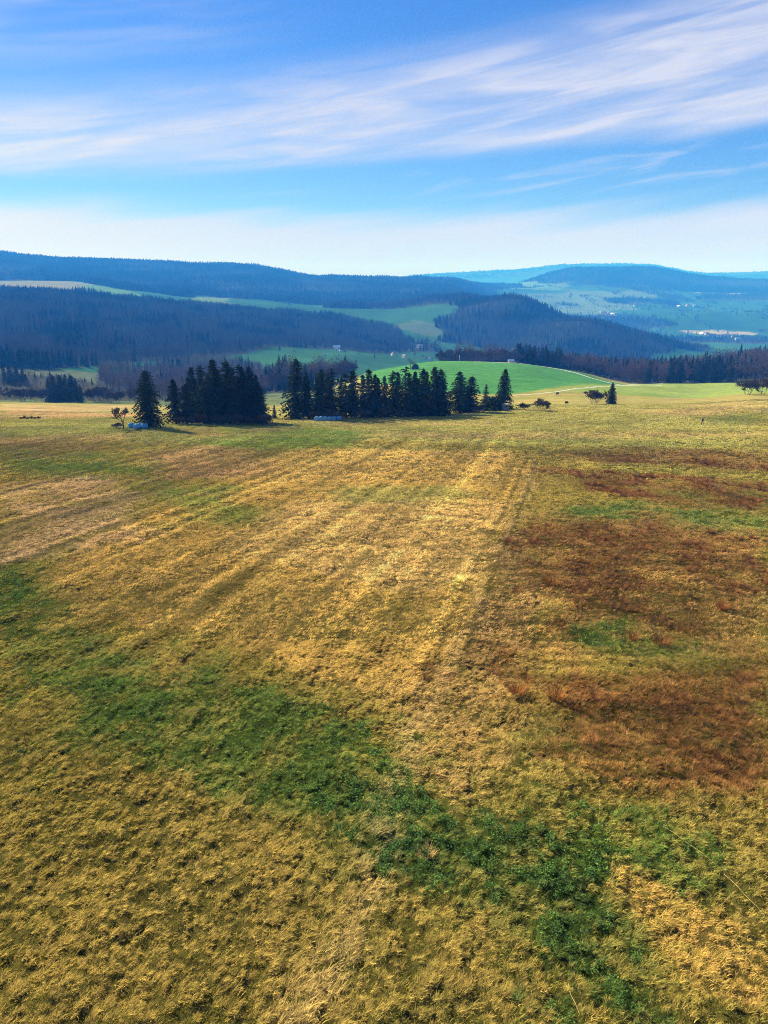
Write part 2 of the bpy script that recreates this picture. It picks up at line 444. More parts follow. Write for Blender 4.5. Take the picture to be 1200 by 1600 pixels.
def wood_mask(x, y, names=None):
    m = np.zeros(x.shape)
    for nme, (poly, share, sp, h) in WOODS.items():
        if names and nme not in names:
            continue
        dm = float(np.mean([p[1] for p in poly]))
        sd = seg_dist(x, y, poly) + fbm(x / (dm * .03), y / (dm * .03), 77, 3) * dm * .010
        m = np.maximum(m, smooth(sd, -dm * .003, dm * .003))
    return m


def albedo(x, y):
    x = np.asarray(x, float); y = np.asarray(y, float)
    shape = x.shape
    n1 = fbm(x / 6, y / 9, 11, 4); n2 = fbm(x / 1.3, y / 1.7, 12, 3); n3 = fbm(x / 30, y / 30, 13, 3)
    base = np.array(OLIVE)[None] * (1 - smooth(n1, -.5, .6))[:, None] + np.array(BGOLD)[None] * smooth(n1, -.5, .6)[:, None]
    g = smooth(n3 + .5 * n1, .15, .9)[:, None] * .45
    base = base * (1 - g) + np.array(GREEN)[None] * g
    f = smooth(y, 150, 215)[:, None]
    base = base * (1 - f) + np.array(MEAD)[None] * f
    for pts, c, k, rag, dm in _polys:
        xs = [p[0] for p in pts]; ys = [p[1] for p in pts]
        mg = dm * .12
        sel = (x > min(xs) - mg) & (x < max(xs) + mg) & (y > min(ys) - mg) & (y < max(ys) + mg)
        if not sel.any():
            continue
        X, Y = x[sel], y[sel]
        sd = seg_dist(X, Y, pts)
        L = dm * .07
        sd = sd + rag * dm * .030 * (fbm(X / L, Y / (L * 1.5), 41, 4) + .5 * fbm(X / (L * .12), Y / (L * .16), 42, 2))
        sf = min(1.0, .25 + .75 * rag)
        w = smooth(sd, -dm * .016 * sf, dm * .022 * sf) * k
        if rag > 1.1:
            w = w * np.clip(.80 + .75 * fbm(X / (L * .35), Y / (L * .5), 43, 4), .05, 1)
        else:
            w = w * np.clip(.86 + .30 * fbm(X / (L * .5), Y / (L * .8), 43, 3), 0, 1)
        base[sel] = base[sel] * (1 - w)[:, None] + c[None] * w[:, None]
    # streaks of greener and paler grass over the far meadow
    q = fbm(x / 26, y / 7, 71, 4); q2 = fbm(x / 60, y / 9 + 5, 72, 3)
    wv = smooth(y, 95, 150) * (1 - smooth(y, 420, 480))
    wg = (smooth(q, .15, .7) * wv * .55)[:, None]
    base = base * (1 - wg) + np.array((.20, .25, .05))[None] * wg
    wt = (smooth(q2, .15, .8) * wv * .5)[:, None]
    base = base * (1 - wt) + np.array((.46, .31, .13))[None] * wt
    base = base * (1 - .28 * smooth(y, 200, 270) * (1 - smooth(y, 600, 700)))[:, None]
    # mown lanes in the pale field
    base = base * np.clip(1 + .16 * lanes(x, y), .5, 1.6)[:, None]
    lf = (smooth(y, 345, 390) * (1 - smooth(x / np.maximum(y, 1), -.09, -.03)))[:, None]
    base = base * (1 - lf) + np.array((.10, .13, .055))[None] * lf
    ff = smooth(y, 640, 700)[:, None]
    far = np.array(FIELD)[None] * (1 + .25 * fbm(x / 120, y / 160, 15, 3))[:, None]
    base = base * (1 - ff) + far * ff
    for poly, c, edge in ((DOME_POLY, DOME, 3.0), (RGREEN_POLY, (.20, .27, .055), 8.0)):
        w = smooth(seg_dist(x, y, poly) + 2 * fbm(x / 18, y / 18, 8, 3), -edge, edge)[:, None] * .95
        base = base * (1 - w) + np.array(c)[None] * w
    sw = np.sin((x * .8 + y * .6 + 3 * fbm(x / 60, y / 60, 33, 2)) * 2 * math.pi / 13) * smooth(y, 320, 360) * (1 - smooth(y, 650, 700))
    base = base * (1 + .07 * sw + .10 * fbm(x / 35, y / 35, 34, 3) * smooth(y, 320, 360))[:, None]
    for poly, c, k in FAR_FIELDS:
        dm = float(np.mean([p[1] for p in poly]))
        w = smooth(seg_dist(x, y, poly) + dm * .012 * fbm(x / (dm * .03), y / (dm * .03), 61, 3), -dm * .002, dm * .002)[:, None] * k
        base = base * (1 - w) + np.array(c)[None] * w
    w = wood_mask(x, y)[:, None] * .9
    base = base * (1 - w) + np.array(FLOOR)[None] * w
    base = base * (1 + .10 * n2 + .10 * n1)[:, None]
    return np.clip(base, .004, .85)


# ------------------------------------------------------------------ materials
def new_mat(name):
    m = bpy.data.materials.new(name)
    m.use_nodes = True
    m.node_tree.nodes.clear()
    return m, m.node_tree.nodes, m.node_tree.links


def attr_node(N, name, kind='GEOMETRY'):
    n = N.new('ShaderNodeAttribute')
    n.attribute_name = name
    n.attribute_type = kind
    return n


def mul_col(N, L, a, b):
    n = N.new('ShaderNodeMix'); n.data_type = 'RGBA'; n.blend_type = 'MULTIPLY'
    n.inputs[0].default_value = 1.0
    L.new(a, n.inputs[6]); L.new(b, n.inputs[7])
    return n.outputs[2]


def ramp2(N, L, fac, c0, c1, p0=0.0, p1=1.0):
    r = N.new('ShaderNodeValToRGB')
    r.color_ramp.elements[0].position = p0; r.color_ramp.elements[1].position = p1
    r.color_ramp.elements[0].color = (*c0, 1); r.color_ramp.elements[1].color = (*c1, 1)
    L.new(fac, r.inputs[0])
    return r.outputs[0]


def noise_node(N, L, scale, detail=3, rough=.6, vec=None):
    t = N.new('ShaderNodeTexNoise')
    t.inputs['Scale'].default_value = scale; t.inputs['Detail'].default_value = detail
    t.inputs['Roughness'].default_value = rough
    if vec is None:
        g = N.new('ShaderNodeTexCoord'); vec = g.outputs['Object']
    L.new(vec, t.inputs['Vector'])
    return t.outputs[0]


def ground_material():
    m, N, L = new_mat('turf_and_soil')
    a = attr_node(N, 'cover')
    g = N.new('ShaderNodeTexCoord').outputs['Object']
    f1 = noise_node(N, L, 2.2, 6, .7, g); f2 = noise_node(N, L, .25, 5, .65, g); f3 = noise_node(N, L, .02, 5, .6, g)
    c = mul_col(N, L, a.outputs['Color'], ramp2(N, L, f1, (.55, .56, .5), (1.4, 1.36, 1.3), .28, .72))
    c = mul_col(N, L, c, ramp2(N, L, f2, (.78, .84, .8), (1.22, 1.16, 1.15), .3, .7))
    c = mul_col(N, L, c, ramp2(N, L, f3, (.86, .9, .88), (1.14, 1.1, 1.1), .3, .7))
    b = N.new('ShaderNodeBsdfDiffuse'); L.new(c, b.inputs['Color'])
    bp = N.new('ShaderNodeBump'); bp.inputs['Strength'].default_value = .9; bp.inputs['Distance'].default_value = .25
    L.new(f1, bp.inputs['Height']); L.new(bp.outputs[0], b.inputs['Normal'])
    o = N.new('ShaderNodeOutputMaterial'); L.new(b.outputs[0], o.inputs['Surface'])
    return m


def leafy_material(name, color=None, tint=False, transl=.35, var=.5):
    """matte blades, needles or twigs; colour from the plant's own tint and a per-blade shade"""
    m, N, L = new_mat(name)
    s = attr_node(N, 'shade')
    lo, hi = 1 - var, 1 + var
    c = ramp2(N, L, s.outputs['Fac'], (lo, lo, lo * .95), (hi, hi * .98, hi * .9))
    if tint:
        t = attr_node(N, 'tint', 'INSTANCER')
        c = mul_col(N, L, t.outputs['Color'], c)
    if color is not None:
        rgb = N.new('ShaderNodeRGB'); rgb.outputs[0].default_value = (*color, 1)
        c = mul_col(N, L, rgb.outputs[0], c)
        if not tint:
            oi = N.new('ShaderNodeObjectInfo')
            c = mul_col(N, L, c, ramp2(N, L, oi.outputs['Random'], (.75, .78, .8), (1.25, 1.2, 1.1)))
    d = N.new('ShaderNodeBsdfDiffuse'); L.new(c, d.inputs['Color'])
    tr = N.new('ShaderNodeBsdfTranslucent'); L.new(c, tr.inputs['Color'])
    mx = N.new('ShaderNodeMixShader'); mx.inputs[0].default_value = transl
    L.new(d.outputs[0], mx.inputs[1]); L.new(tr.outputs[0], mx.inputs[2])
    o = N.new('ShaderNodeOutputMaterial'); L.new(mx.outputs[0], o.inputs['Surface'])
    return m


def plain_material(name, color, rough=.8, noise=3.0, amount=.35, bump=.0, spec=.3):
    m, N, L = new_mat(name)
    f = noise_node(N, L, noise, 5, .65)
    rgb = N.new('ShaderNodeRGB'); rgb.outputs[0].default_value = (*color, 1)
    c = mul_col(N, L, rgb.outputs[0], ramp2(N, L, f, (1 - amount,) * 3, (1 + amount,) * 3, .3, .7))
    b = N.new('ShaderNodeBsdfPrincipled')
    L.new(c, b.inputs['Base Color']); b.inputs['Roughness'].default_value = rough
    b.inputs['Specular IOR Level'].default_value = spec
    if bump:
        bp = N.new('ShaderNodeBump'); bp.inputs['Strength'].default_value = bump; bp.inputs['Distance'].default_value = .05
        L.new(f, bp.inputs['Height']); L.new(bp.outputs[0], b.inputs['Normal'])
    o = N.new('ShaderNodeOutputMaterial'); L.new(b.outputs[0], o.inputs['Surface'])
    return m


M = {
    'ground': ground_material(),
    'grass': leafy_material('meadow_grass', tint=True, transl=.28, var=.65),
    'herb': leafy_material('broad_leaf_herb', tint=True, transl=.25, var=.45),
    'rush': leafy_material('rush_stems', tint=True, transl=.2, var=.5),
    'rushobj': leafy_material('rush_clump_stems', color=(.26, .105, .035), transl=.2, var=.5),
    'needle': leafy_material('spruce_needles', color=(.026, .042, .019), transl=.12, var=.55),
    'needle_pale': leafy_material('pale_spruce_needles', color=(.055, .075, .055), transl=.12, var=.45),
    'twig': leafy_material('bare_twigs', color=(.100, .076, .060), transl=.0, var=.4),
    'twig_red': leafy_material('reddish_bare_twigs', color=(.120, .074, .060), transl=.0, var=.4),
    'fartree': leafy_material('wood_foliage', tint=True, transl=.12, var=.45),
    'bark': plain_material('rough_bark', (.075, .058, .045), .95, 6, .5, .6),
    'film': plain_material('pale_blue_bale_film', (.08, .29, .50), .32, 3, .22, .5, .5),
    'film_end': plain_material('bale_film_end', (.20, .43, .60), .35, 4, .25, .5, .5),
    'track': plain_material('pale_gravel', (.46, .41, .33), .95, 1.2, .3, .4),
    'plaster': plain_material('white_plaster', (.62, .61, .58), .85, 1.0, .08),
    'tile': plain_material('dark_roof_tile', (.13, .085, .075), .8, 2.0, .3),
    'roofpale': plain_material('pale_sheet_roof', (.72, .74, .76), .5, 2.0, .1),
    'glass': plain_material('window_glass', (.03, .035, .04), .1, 2, .1, 0, .5),
    'wood': plain_material('weathered_grey_boards', (.24, .22, .20), .9, 5, .35, .4),
    'post': plain_material('pale_painted_pole', (.70, .70, .68), .6, 4, .1),
    'dark_cloth': plain_material('dark_jacket', (.018, .018, .022), .85, 8, .3),
    'white_cloth': plain_material('white_cloth', (.78, .78, .76), .8, 8, .1),
    'skin': plain_material('skin', (.42, .27, .20), .6, 8, .1),
    'straw': leafy_material('dry_stalk', color=(.62, .43, .18), transl=.2, var=.3),
}


# ------------------------------------------------------------------ mesh helpers
def mesh_np(name, V, faces, mat=None, shade=None, smooth_shade=False):
    me = bpy.data.meshes.new(name)
    me.from_pydata([tuple(v) for v in V], [], faces)
    if shade is not None:
        at = me.attributes.new('shade', 'FLOAT', 'POINT')
        at.data.foreach_set('value', np.asarray(shade, np.float32))
    if mat:
        me.materials.append(mat)
    if smooth_shade:
        me.polygons.foreach_set('use_smooth', np.ones(len(me.polygons), bool))
    me.update()
    return me


def link(name, me, parent=None, loc=None):
    o = bpy.data.objects.new(name, me)
    COL.objects.link(o)
    if parent is not None:
        o.parent = parent
    if loc is not None:
        o.location = loc
    return o


def thing(name, label, cat, loc=(0, 0, 0), rotz=0.0, group=None, scale=1.0):
    o = bpy.data.objects.new(name, None)
    o.empty_display_size = .5
    COL.objects.link(o)
    o.location = loc; o.rotation_euler = (0, 0, rotz)
    o.scale = (scale,) * 3 if isinstance(scale, (int, float)) else scale
    tag(o, label, cat, group)
    return o


def tag(o, label=None, cat=None, group=None, kind=None):
    if label: o['label'] = label
    if cat: o['category'] = cat
    if group: o['group'] = group
    if kind: o['kind'] = kind
    return o


class Geo:
    """collects vertices, faces and a per-vertex shade"""
    def __init__(s):
        s.v, s.f, s.s = [], [], []

    def add(s, verts, faces, shade=.5):
        n = len(s.v)
        s.v.extend(verts)
        s.f.extend([tuple(i + n for i in f) for f in faces])
        s.s.extend([shade] * len(verts))

    def tube(s, pts, radii, sides=6, shade=.5, cap=True):
        n0 = len(s.v)
        for i, (p, r) in enumerate(zip(pts, radii)):
            p = Vector(p)
            a = Vector(pts[min(i + 1, len(pts) - 1)]) - Vector(pts[max(i - 1, 0)])
            a = a.normalized() if a.length > 1e-9 else Vector((0, 0, 1))
            q = a.to_track_quat('Z', 'Y')
            for k in range(sides):
                w = 2 * math.pi * k / sides
                s.v.append(tuple(p + q @ Vector((r * math.cos(w), r * math.sin(w), 0))))
                s.s.append(shade)
        for i in range(len(pts) - 1):
            for k in range(sides):
                a = n0 + i * sides + k; b = n0 + i * sides + (k + 1) % sides
                s.f.append((a, b, b + sides, a + sides))
        if cap:
            s.f.append(tuple(n0 + k for k in range(sides))[::-1])
            s.f.append(tuple(n0 + (len(pts) - 1) * sides + k for k in range(sides)))

    def box(s, c, size, shade=.5):
        x, y, z = c; a, b, h = size[0] / 2, size[1] / 2, size[2] / 2
        vs = [(x + i * a, y + j * b, z + k * h) for k in (-1, 1) for j in (-1, 1) for i in (-1, 1)]
        s.add(vs, [(0, 2, 3, 1), (4, 5, 7, 6), (0, 1, 5, 4), (2, 6, 7, 3), (0, 4, 6, 2), (1, 3, 7, 5)], shade)

    def mesh(s, name, mat, smooth_shade=False):
        return mesh_np(name, s.v, s.f, mat, s.s, smooth_shade)


# ------------------------------------------------------------------ the ground sheet
def build_ground():
    u = np.linspace(-1, 1, 641)
    s = .50 * u + .50 * u**3
    ys = np.concatenate([np.linspace(-60, 7, 10), np.exp(np.linspace(math.log(8.5), math.log(14300), 660))])
    half = 1.02 * np.maximum(ys, 90.0)
    X = s[None, :] * half[:, None]
    Y = np.repeat(ys[:, None], len(u), 1)
    x, y = X.ravel(), Y.ravel()
    z = ground_z(x, y)
    V = np.stack([x, y, z], 1)
    nr, nc = X.shape
    idx = np.arange(nr * nc).reshape(nr, nc)
    q = np.stack([idx[:-1, :-1], idx[:-1, 1:], idx[1:, 1:], idx[1:, :-1]], -1).reshape(-1, 4)
    me = bpy.data.meshes.new('ground')
    me.vertices.add(len(V)); me.vertices.foreach_set('co', V.astype(np.float32).ravel())
    me.loops.add(q.size); me.loops.foreach_set('vertex_index', q.astype(np.int32).ravel())
    me.polygons.add(len(q))
    me.polygons.foreach_set('loop_start', np.arange(0, q.size, 4, dtype=np.int32))
    me.polygons.foreach_set('use_smooth', np.ones(len(q), bool))
    me.update(calc_edges=True)
    c = albedo(x, y)
    near_w = (1 - smooth(y, 120, 260))[:, None]
    moss_gap_shade = c * .22 + np.array((.010, .014, .003))[None]  # mossy soil tone, darkened further to paint in the shade between tufts
    c = c * (1 - near_w) + moss_gap_shade * near_w
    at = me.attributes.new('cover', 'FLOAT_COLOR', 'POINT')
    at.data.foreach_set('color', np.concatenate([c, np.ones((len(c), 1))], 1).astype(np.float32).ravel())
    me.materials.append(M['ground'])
    o = link('ground', me)
    tag(o, 'rolling meadow and hill country reaching to the horizon', 'ground', kind='structure')


build_ground()


# ------------------------------------------------------------------ scatter: prototypes and points in one object
def scatter(name, protos, P3, rot, scl, tint, which, mat, label, cat):
    """protos: list of Geo; the points carry rotation, scale, tint and the prototype number"""
    V, Fc, Sh, Pid, Rot, Scl, Tin = [], [], [], [], [], [], []
    n = 0
    for k, g in enumerate(protos):
        V.append(np.array(g.v, float)); Fc.extend([tuple(i + n for i in f) for f in g.f]); Sh.append(np.array(g.s, float))
        Pid.append(np.full(len(g.v), -(k + 1))); n += len(g.v)
    nproto = n
    V.append(P3)
    V = np.concatenate(V)
    npt = len(P3)
    me = bpy.data.meshes.new(name)
    me.from_pydata(V.tolist(), [], Fc)

    def put(nm, kind, data, key):
        a = me.attributes.new(nm, kind, 'POINT')
        a.data.foreach_set(key, np.asarray(data).ravel())
    put('shade', 'FLOAT', np.concatenate([np.concatenate(Sh), np.zeros(npt)]).astype(np.float32), 'value')
    put('pid', 'INT', np.concatenate([np.concatenate(Pid), np.asarray(which)]).astype(np.int32), 'value')
    put('rot', 'FLOAT_VECTOR', np.concatenate([np.zeros((nproto, 3)), rot]).astype(np.float32), 'vector')
    put('scl', 'FLOAT_VECTOR', np.concatenate([np.ones((nproto, 3)), scl]).astype(np.float32), 'vector')
    put('tint', 'FLOAT_COLOR', np.concatenate([np.ones((nproto, 4)), np.concatenate([tint, np.ones((npt, 1))], 1)]).astype(np.float32), 'color')
    me.materials.append(mat)
    o = link(name, me)
    tag(o, label, cat, kind='stuff')
    ng = bpy.data.node_groups.new(name + '_spread', 'GeometryNodeTree')
    ng.interface.new_socket('Geometry', in_out='INPUT', socket_type='NodeSocketGeometry')
    ng.interface.new_socket('Geometry', in_out='OUTPUT', socket_type='NodeSocketGeometry')
    N, L = ng.nodes, ng.links
    gi, go = N.new('NodeGroupInput'), N.new('NodeGroupOutput')
    join = N.new('GeometryNodeJoinGeometry')

    def named(nm, dt):
        a = N.new('GeometryNodeInputNamedAttribute'); a.data_type = dt
        a.inputs['Name'].default_value = nm
        return a.outputs['Attribute']

    def pick(val):
        c = N.new('FunctionNodeCompare'); c.data_type = 'INT'; c.operation = 'EQUAL'
        ins = [i for i in c.inputs if i.type == 'INT']
        L.new(named('pid', 'INT'), ins[0]); ins[1].default_value = val
        s = N.new('GeometryNodeSeparateGeometry'); s.domain = 'POINT'
        L.new(gi.outputs[0], s.inputs[0]); L.new(c.outputs[0], s.inputs['Selection'])
        return s.outputs[0]
    for k in range(len(protos)):
        ip = N.new('GeometryNodeInstanceOnPoints')
        L.new(pick(k), ip.inputs['Points']); L.new(pick(-(k + 1)), ip.inputs['Instance'])
        e = N.new('FunctionNodeEulerToRotation'); L.new(named('rot', 'FLOAT_VECTOR'), e.inputs[0])
        L.new(e.outputs[0], ip.inputs['Rotation'])
        L.new(named('scl', 'FLOAT_VECTOR'), ip.inputs['Scale'])
        L.new(ip.outputs[0], join.inputs[0])
    L.new(join.outputs[0], go.inputs[0])
    md = o.modifiers.new('spread', 'NODES'); md.node_group = ng
    return o


# ------------------------------------------------------------------ grasses and herbs
def blade(g, base, direc, length, width, bend, r, seg=3):
    """a strip that rises and bends over along direc"""
    dx_, dy_ = direc
    px_, py_ = -dy_, dx_
    ang0 = math.radians(r.uniform(55, 85)); p = Vector(base); pts = []
    sh = r.random()
    for i in range(seg + 1):
        t = i / seg
        w = width * (1 - t) ** .7 * .5 if i < seg else 0
        pts.append((p.copy(), w))
        a = ang0 - bend * (t + .3)
        st = length / seg
        p = p + Vector((dx_ * math.cos(a) * st, dy_ * math.cos(a) * st, math.sin(a) * st))
    n = len(g.v)
    for q, w in pts[:-1]:
        g.v.append((q.x + px_ * w, q.y + py_ * w, q.z)); g.v.append((q.x - px_ * w, q.y - py_ * w, q.z))
    q = pts[-1][0]; g.v.append((q.x, q.y, q.z))
    g.s.extend([sh] * (2 * seg + 1))
    for i in range(seg - 1):
        a = n + 2 * i
        g.f.append((a, a + 1, a + 3, a + 2))
    a = n + 2 * (seg - 1)
    g.f.append((a, a + 1, a + 2))


def tuft(seed, n=46, R=.17, h=.30, bend=1.35, lean=.75, width=.012, seg=3):
    r = random.Random(seed); g = Geo()
    for i in range(n):
        a = r.uniform(0, 2 * math.pi); q = R * math.sqrt(r.random())
        bx, by = q * math.cos(a), q * math.sin(a)
        th = a * (1 - lean) + lean * r.gauss(0.0, .55)      # mostly towards +X
        blade(g, (bx, by, -.03), (math.cos(th), math.sin(th)), h * r.uniform(.55, 1.25), width * r.uniform(.7, 1.4), bend * r.uniform(.6, 1.25), r, seg)
    return g


def herb(seed, n=22, R=.17):
    r = random.Random(seed); g = Geo()
    for i in range(n):
        a = r.uniform(0, 2 * math.pi); q = R * math.sqrt(r.random()); z = r.uniform(.05, .24)
        c = Vector((q * math.cos(a), q * math.sin(a), z))
        l = r.uniform(.05, .10); w = l * r.uniform(.32, .45)
        th = r.uniform(0, 2 * math.pi); pit = r.uniform(-.6, .5)
        rot = Euler((r.uniform(-.4, .4), pit, th)).to_matrix()
        vs = [Vector((-l * .5, 0, 0)), Vector((-l * .1, w, .012)), Vector((l * .55, 0, -.015)), Vector((-l * .1, -w, .012))]
        g.add([tuple(c + rot @ v) for v in vs], [(0, 1, 2), (0, 2, 3)], r.random())
        if i % 3 == 0:
            s = .005
            g.add([(c.x - s, c.y, c.z), (c.x + s, c.y, c.z), (c.x * .5, c.y * .5, -.04)], [(0, 1, 2)], r.random())
    return g


def rush(seed, n=90, R=.16, h=.62, width=.010):
    r = random.Random(seed); g = Geo()
    for i in range(n):
        a = r.uniform(0, 2 * math.pi); q = R * math.sqrt(r.random())
        th = a + r.gauss(0, .5)
        th = math.atan2(math.sin(th), math.cos(th) + .35)
        blade(g, (q * math.cos(a), q * math.sin(a), -.04), (math.cos(th), math.sin(th)), h * r.uniform(.5, 1.15), width * r.uniform(.8, 1.5), r.uniform(.25, .95), r, 3)
    return g


def zone_points(y0, y1, density, seed, spread=.62):
    """scattered points over the part of the meadow seen from the lookout"""
    r = np.random.default_rng(seed)
    m = spread * (y0 + y1) / 2 * 2
    n = int((y1 * y1 - y0 * y0) * spread * density)
    y = np.sqrt(r.uniform(y0 * y0, y1 * y1, n))
    x = r.uniform(-1, 1, n) * (spread * y + 2.0)
    return x, y, r


def cover_kind(x, y):
    c = albedo(x, y)
    greenness = (c[:, 1] - c[:, 0]) / (c.sum(1) + 1e-6)
    redness = c[:, 0] / (c[:, 1] + 1e-6)
    return c, greenness, redness


def grass_layer(name, y0, y1, dens, seed, protos, sc0, sc1, label, gs=.21, spread=.62):
    x, y, r = zone_points(y0, y1, dens, seed, spread)
    jit = .009 * y
    c, gr, rd = cover_kind(x + r.normal(0, 1, len(x)) * jit, np.maximum(y + r.normal(0, 1, len(y)) * jit, 9))
    clump = fbm(x / gs, y / (gs * 1.3), 19, 2) * .85 + .35 * fbm(x / 2.2, y / 3.0, 91, 3)
    ln = lanes(x, y)
    clump = clump + .22 * ln
    pk = np.clip(.62 + (.62 if y0 < 20 else .42) * clump - 1.0 * np.clip(gr, 0, .2), .16, 1)
    sel = r.random(len(x)) < pk
    x, y, c, gr, clump = x[sel], y[sel], c[sel], gr[sel], clump[sel]
    n = len(x)
    z = ground_z(x, y)
    sc = r.uniform(.75, 1.25, n) * (sc0 + (sc1 - sc0) * (y - y0) / (y1 - y0)) * np.clip(1 + .35 * clump, .6, 1.5)
    sc = sc * np.where(gr > .03, .8, 1.0)
    lx, ly = 3.41, 35.5                                   # field edge: a line of taller pale grass
    s = (x - lx) * .966 - (y - ly) * .259 + .8 * fbm(x / 5, y / 5, 58, 2)
    edge = np.exp(-(s / .55)**2) * (1 - smooth(y, 90, 110))
    sc = sc * (1 + .30 * edge)
    c = c * (1 - .35 * edge)[:, None] + np.array((.55, .40, .18))[None] * (.35 * edge)[:, None]
    swirl = fbm(x / 9, y / 9, 55, 3) * .9 + .25
    rot = np.stack([r.normal(0, .08, n), r.normal(0, .08, n), swirl + r.normal(0, .5, n)], 1)
    dry = np.clip(r.normal(.5, .3, n), 0, 1)[:, None]
    c = c * np.clip(1 + .27 * ln[sel] * smooth(c[:, 0], .12, .3), .45, 1.7)[:, None]
    tint = c * np.where(y[:, None] < 30, .90 + .48 * r.random((n, 1)), 1.0 + .28 * r.random((n, 1)))
    straw = np.array([.58, .40, .12])
    w = .16 * dry * ((gr < .08) & (c[:, 0] / c[:, 1] < 1.75))[:, None]
    tint = np.clip(tint * (1 - w) + straw * w, .01, .8)
    scl = np.stack([sc, sc, sc * r.uniform(.75, 1.2, n) * (.9 if y0 < 20 else .8)], 1)
    scatter(name, protos, np.stack([x, y, z], 1), rot, scl, tint, r.integers(0, len(protos), n), M['grass'], label, 'grass')


near_t = [tuft(10 + k, 26, .085, .20, bend=1.3, lean=.82, width=.018) for k in range(6)]
mid_t = [tuft(30 + k, 18, .13, .20, bend=1.2, lean=.82, width=.030, seg=2) for k in range(5)]
far_t = [tuft(50 + k, 16, .24, .24, bend=1.0, width=.06, seg=2) for k in range(4)]
def understorey(y0, y1, dens, seed, wide):
    x, y, r = zone_points(y0, y1, dens, seed, .6)
    c, gr, rd = cover_kind(x, y)
    n = len(x)
    tint = np.clip(c * (.45 + .5 * r.random((n, 1))) + np.array((.008, .040, .001))[None], .01, .6)
    sc = r.uniform(.7, 1.4, n) * wide
    scatter('low_turf', [tuft(70 + k, 26, .15, .13, bend=1.1, lean=.5, width=.011, seg=2) for k in range(4)], np.stack([x, y, ground_z(x, y)], 1),
            np.stack([r.normal(0, .1, n), r.normal(0, .1, n), r.uniform(0, 6.28, n)], 1), np.stack([sc] * 3, 1), tint, r.integers(0, 4, n), M['grass'],
            'short olive turf between the dry tufts' if y0 < 20 else 'short olive turf under the mown golden field', 'grass')


understorey(10, 38, 42, 104, 1.0)
understorey(38, 92, 10, 105, 1.5)
grass_layer('dry_grass', 10, 38, 95, 101, near_t, .85, 1.0, 'wind-combed dry golden grass tufts close to the lookout')
grass_layer('dry_grass', 38, 92, 32, 102, mid_t, .9, 1.15, 'dense golden grass tufts over the middle of the meadow', gs=.46, spread=.58)
grass_layer('dry_grass', 92, 240, 8, 103, far_t, 1.0, 1.6, 'short yellowish grass of the far meadow before the spruces', gs=1.05, spread=.56)


def herb_layer(y0, y1, dens, seed, sc0, sc1, label):
    x, y, r = zone_points(y0, y1, dens, seed, .6)
    c, gr, rd = cover_kind(x, y)
    sel = r.random(len(x)) < smooth(gr, .02, .36) * np.clip(.55 + .8 * fbm(x / .8, y / 1.0, 95, 3), .12, .9) * np.where(y < 45, .15 + .85 * smooth(x, -5, 0), .6)
    x, y, c = x[sel], y[sel], c[sel]
    n = len(x)
    protos = [herb(200 + k) for k in range(5)]
    sc = r.uniform(.75, 1.3, n) * (sc0 + (sc1 - sc0) * (y - y0) / (y1 - y0))
    tint = np.array([.095, .175, .035])[None] * (.5 + 1.0 * r.random((n, 1))) * .7 + c * .45
    bl = r.random((n, 1)); tint = tint * (1 - .25 * bl) + np.array([.05, .13, .07])[None] * .25 * bl
    scatter('green_herbs', protos, np.stack([x, y, ground_z(x, y)], 1), np.stack([r.normal(0, .1, n), r.normal(0, .1, n), r.uniform(0, 6.28, n)], 1),
            np.stack([sc] * 3, 1), tint, r.integers(0, 5, n), M['herb'], label, 'herbs')


herb_layer(10, 40, 55, 111, .75, 1.0, 'dark green leafy herbs matted between the near dry grass')
herb_layer(40, 110, 16, 112, 1.0, 1.6, 'green herb patches in the hollow of the meadow')


def rush_layer(y0, y1, dens, seed, sc0, sc1, label):
    x, y, r = zone_points(y0, y1, dens, seed, .6)
    c, gr, rd = cover_kind(x, y)
    sel = r.random(len(x)) < smooth(rd, 1.75, 2.4) * np.clip(.55 + .9 * fbm(x / (.05 * y), y / (.07 * y), 96, 3), 0, 1)
    x, y, c = x[sel], y[sel], c[sel]
    n = len(x)
    protos = [rush(300 + k, width=.010 + .012 * (y0 > 50)) for k in range(4)]
    sc = r.uniform(.55, 1.15, n) * (sc0 + (sc1 - sc0) * (y - y0) / (y1 - y0))
    tint = np.array([.225, .105, .042])[None] * (.6 + .8 * r.random((n, 1))) * .6 + c * .45
    scatter('brown_rushes', protos, np.stack([x, y, ground_z(x, y)], 1), np.stack([r.normal(0, .1, n), r.normal(0, .1, n), r.uniform(-.6, 1.0, n)], 1),
            np.stack([sc] * 3, 1), tint, r.integers(0, 4, n), M['rush'], label, 'rushes')


rush_layer(18, 60, 6.0, 121, .8, 1.05, 'rusty brown rushes bent over on the near rough ground')
rush_layer(60, 150, 2.0, 122, 1.0, 1.4, 'rusty brown rush beds in the rough pasture')

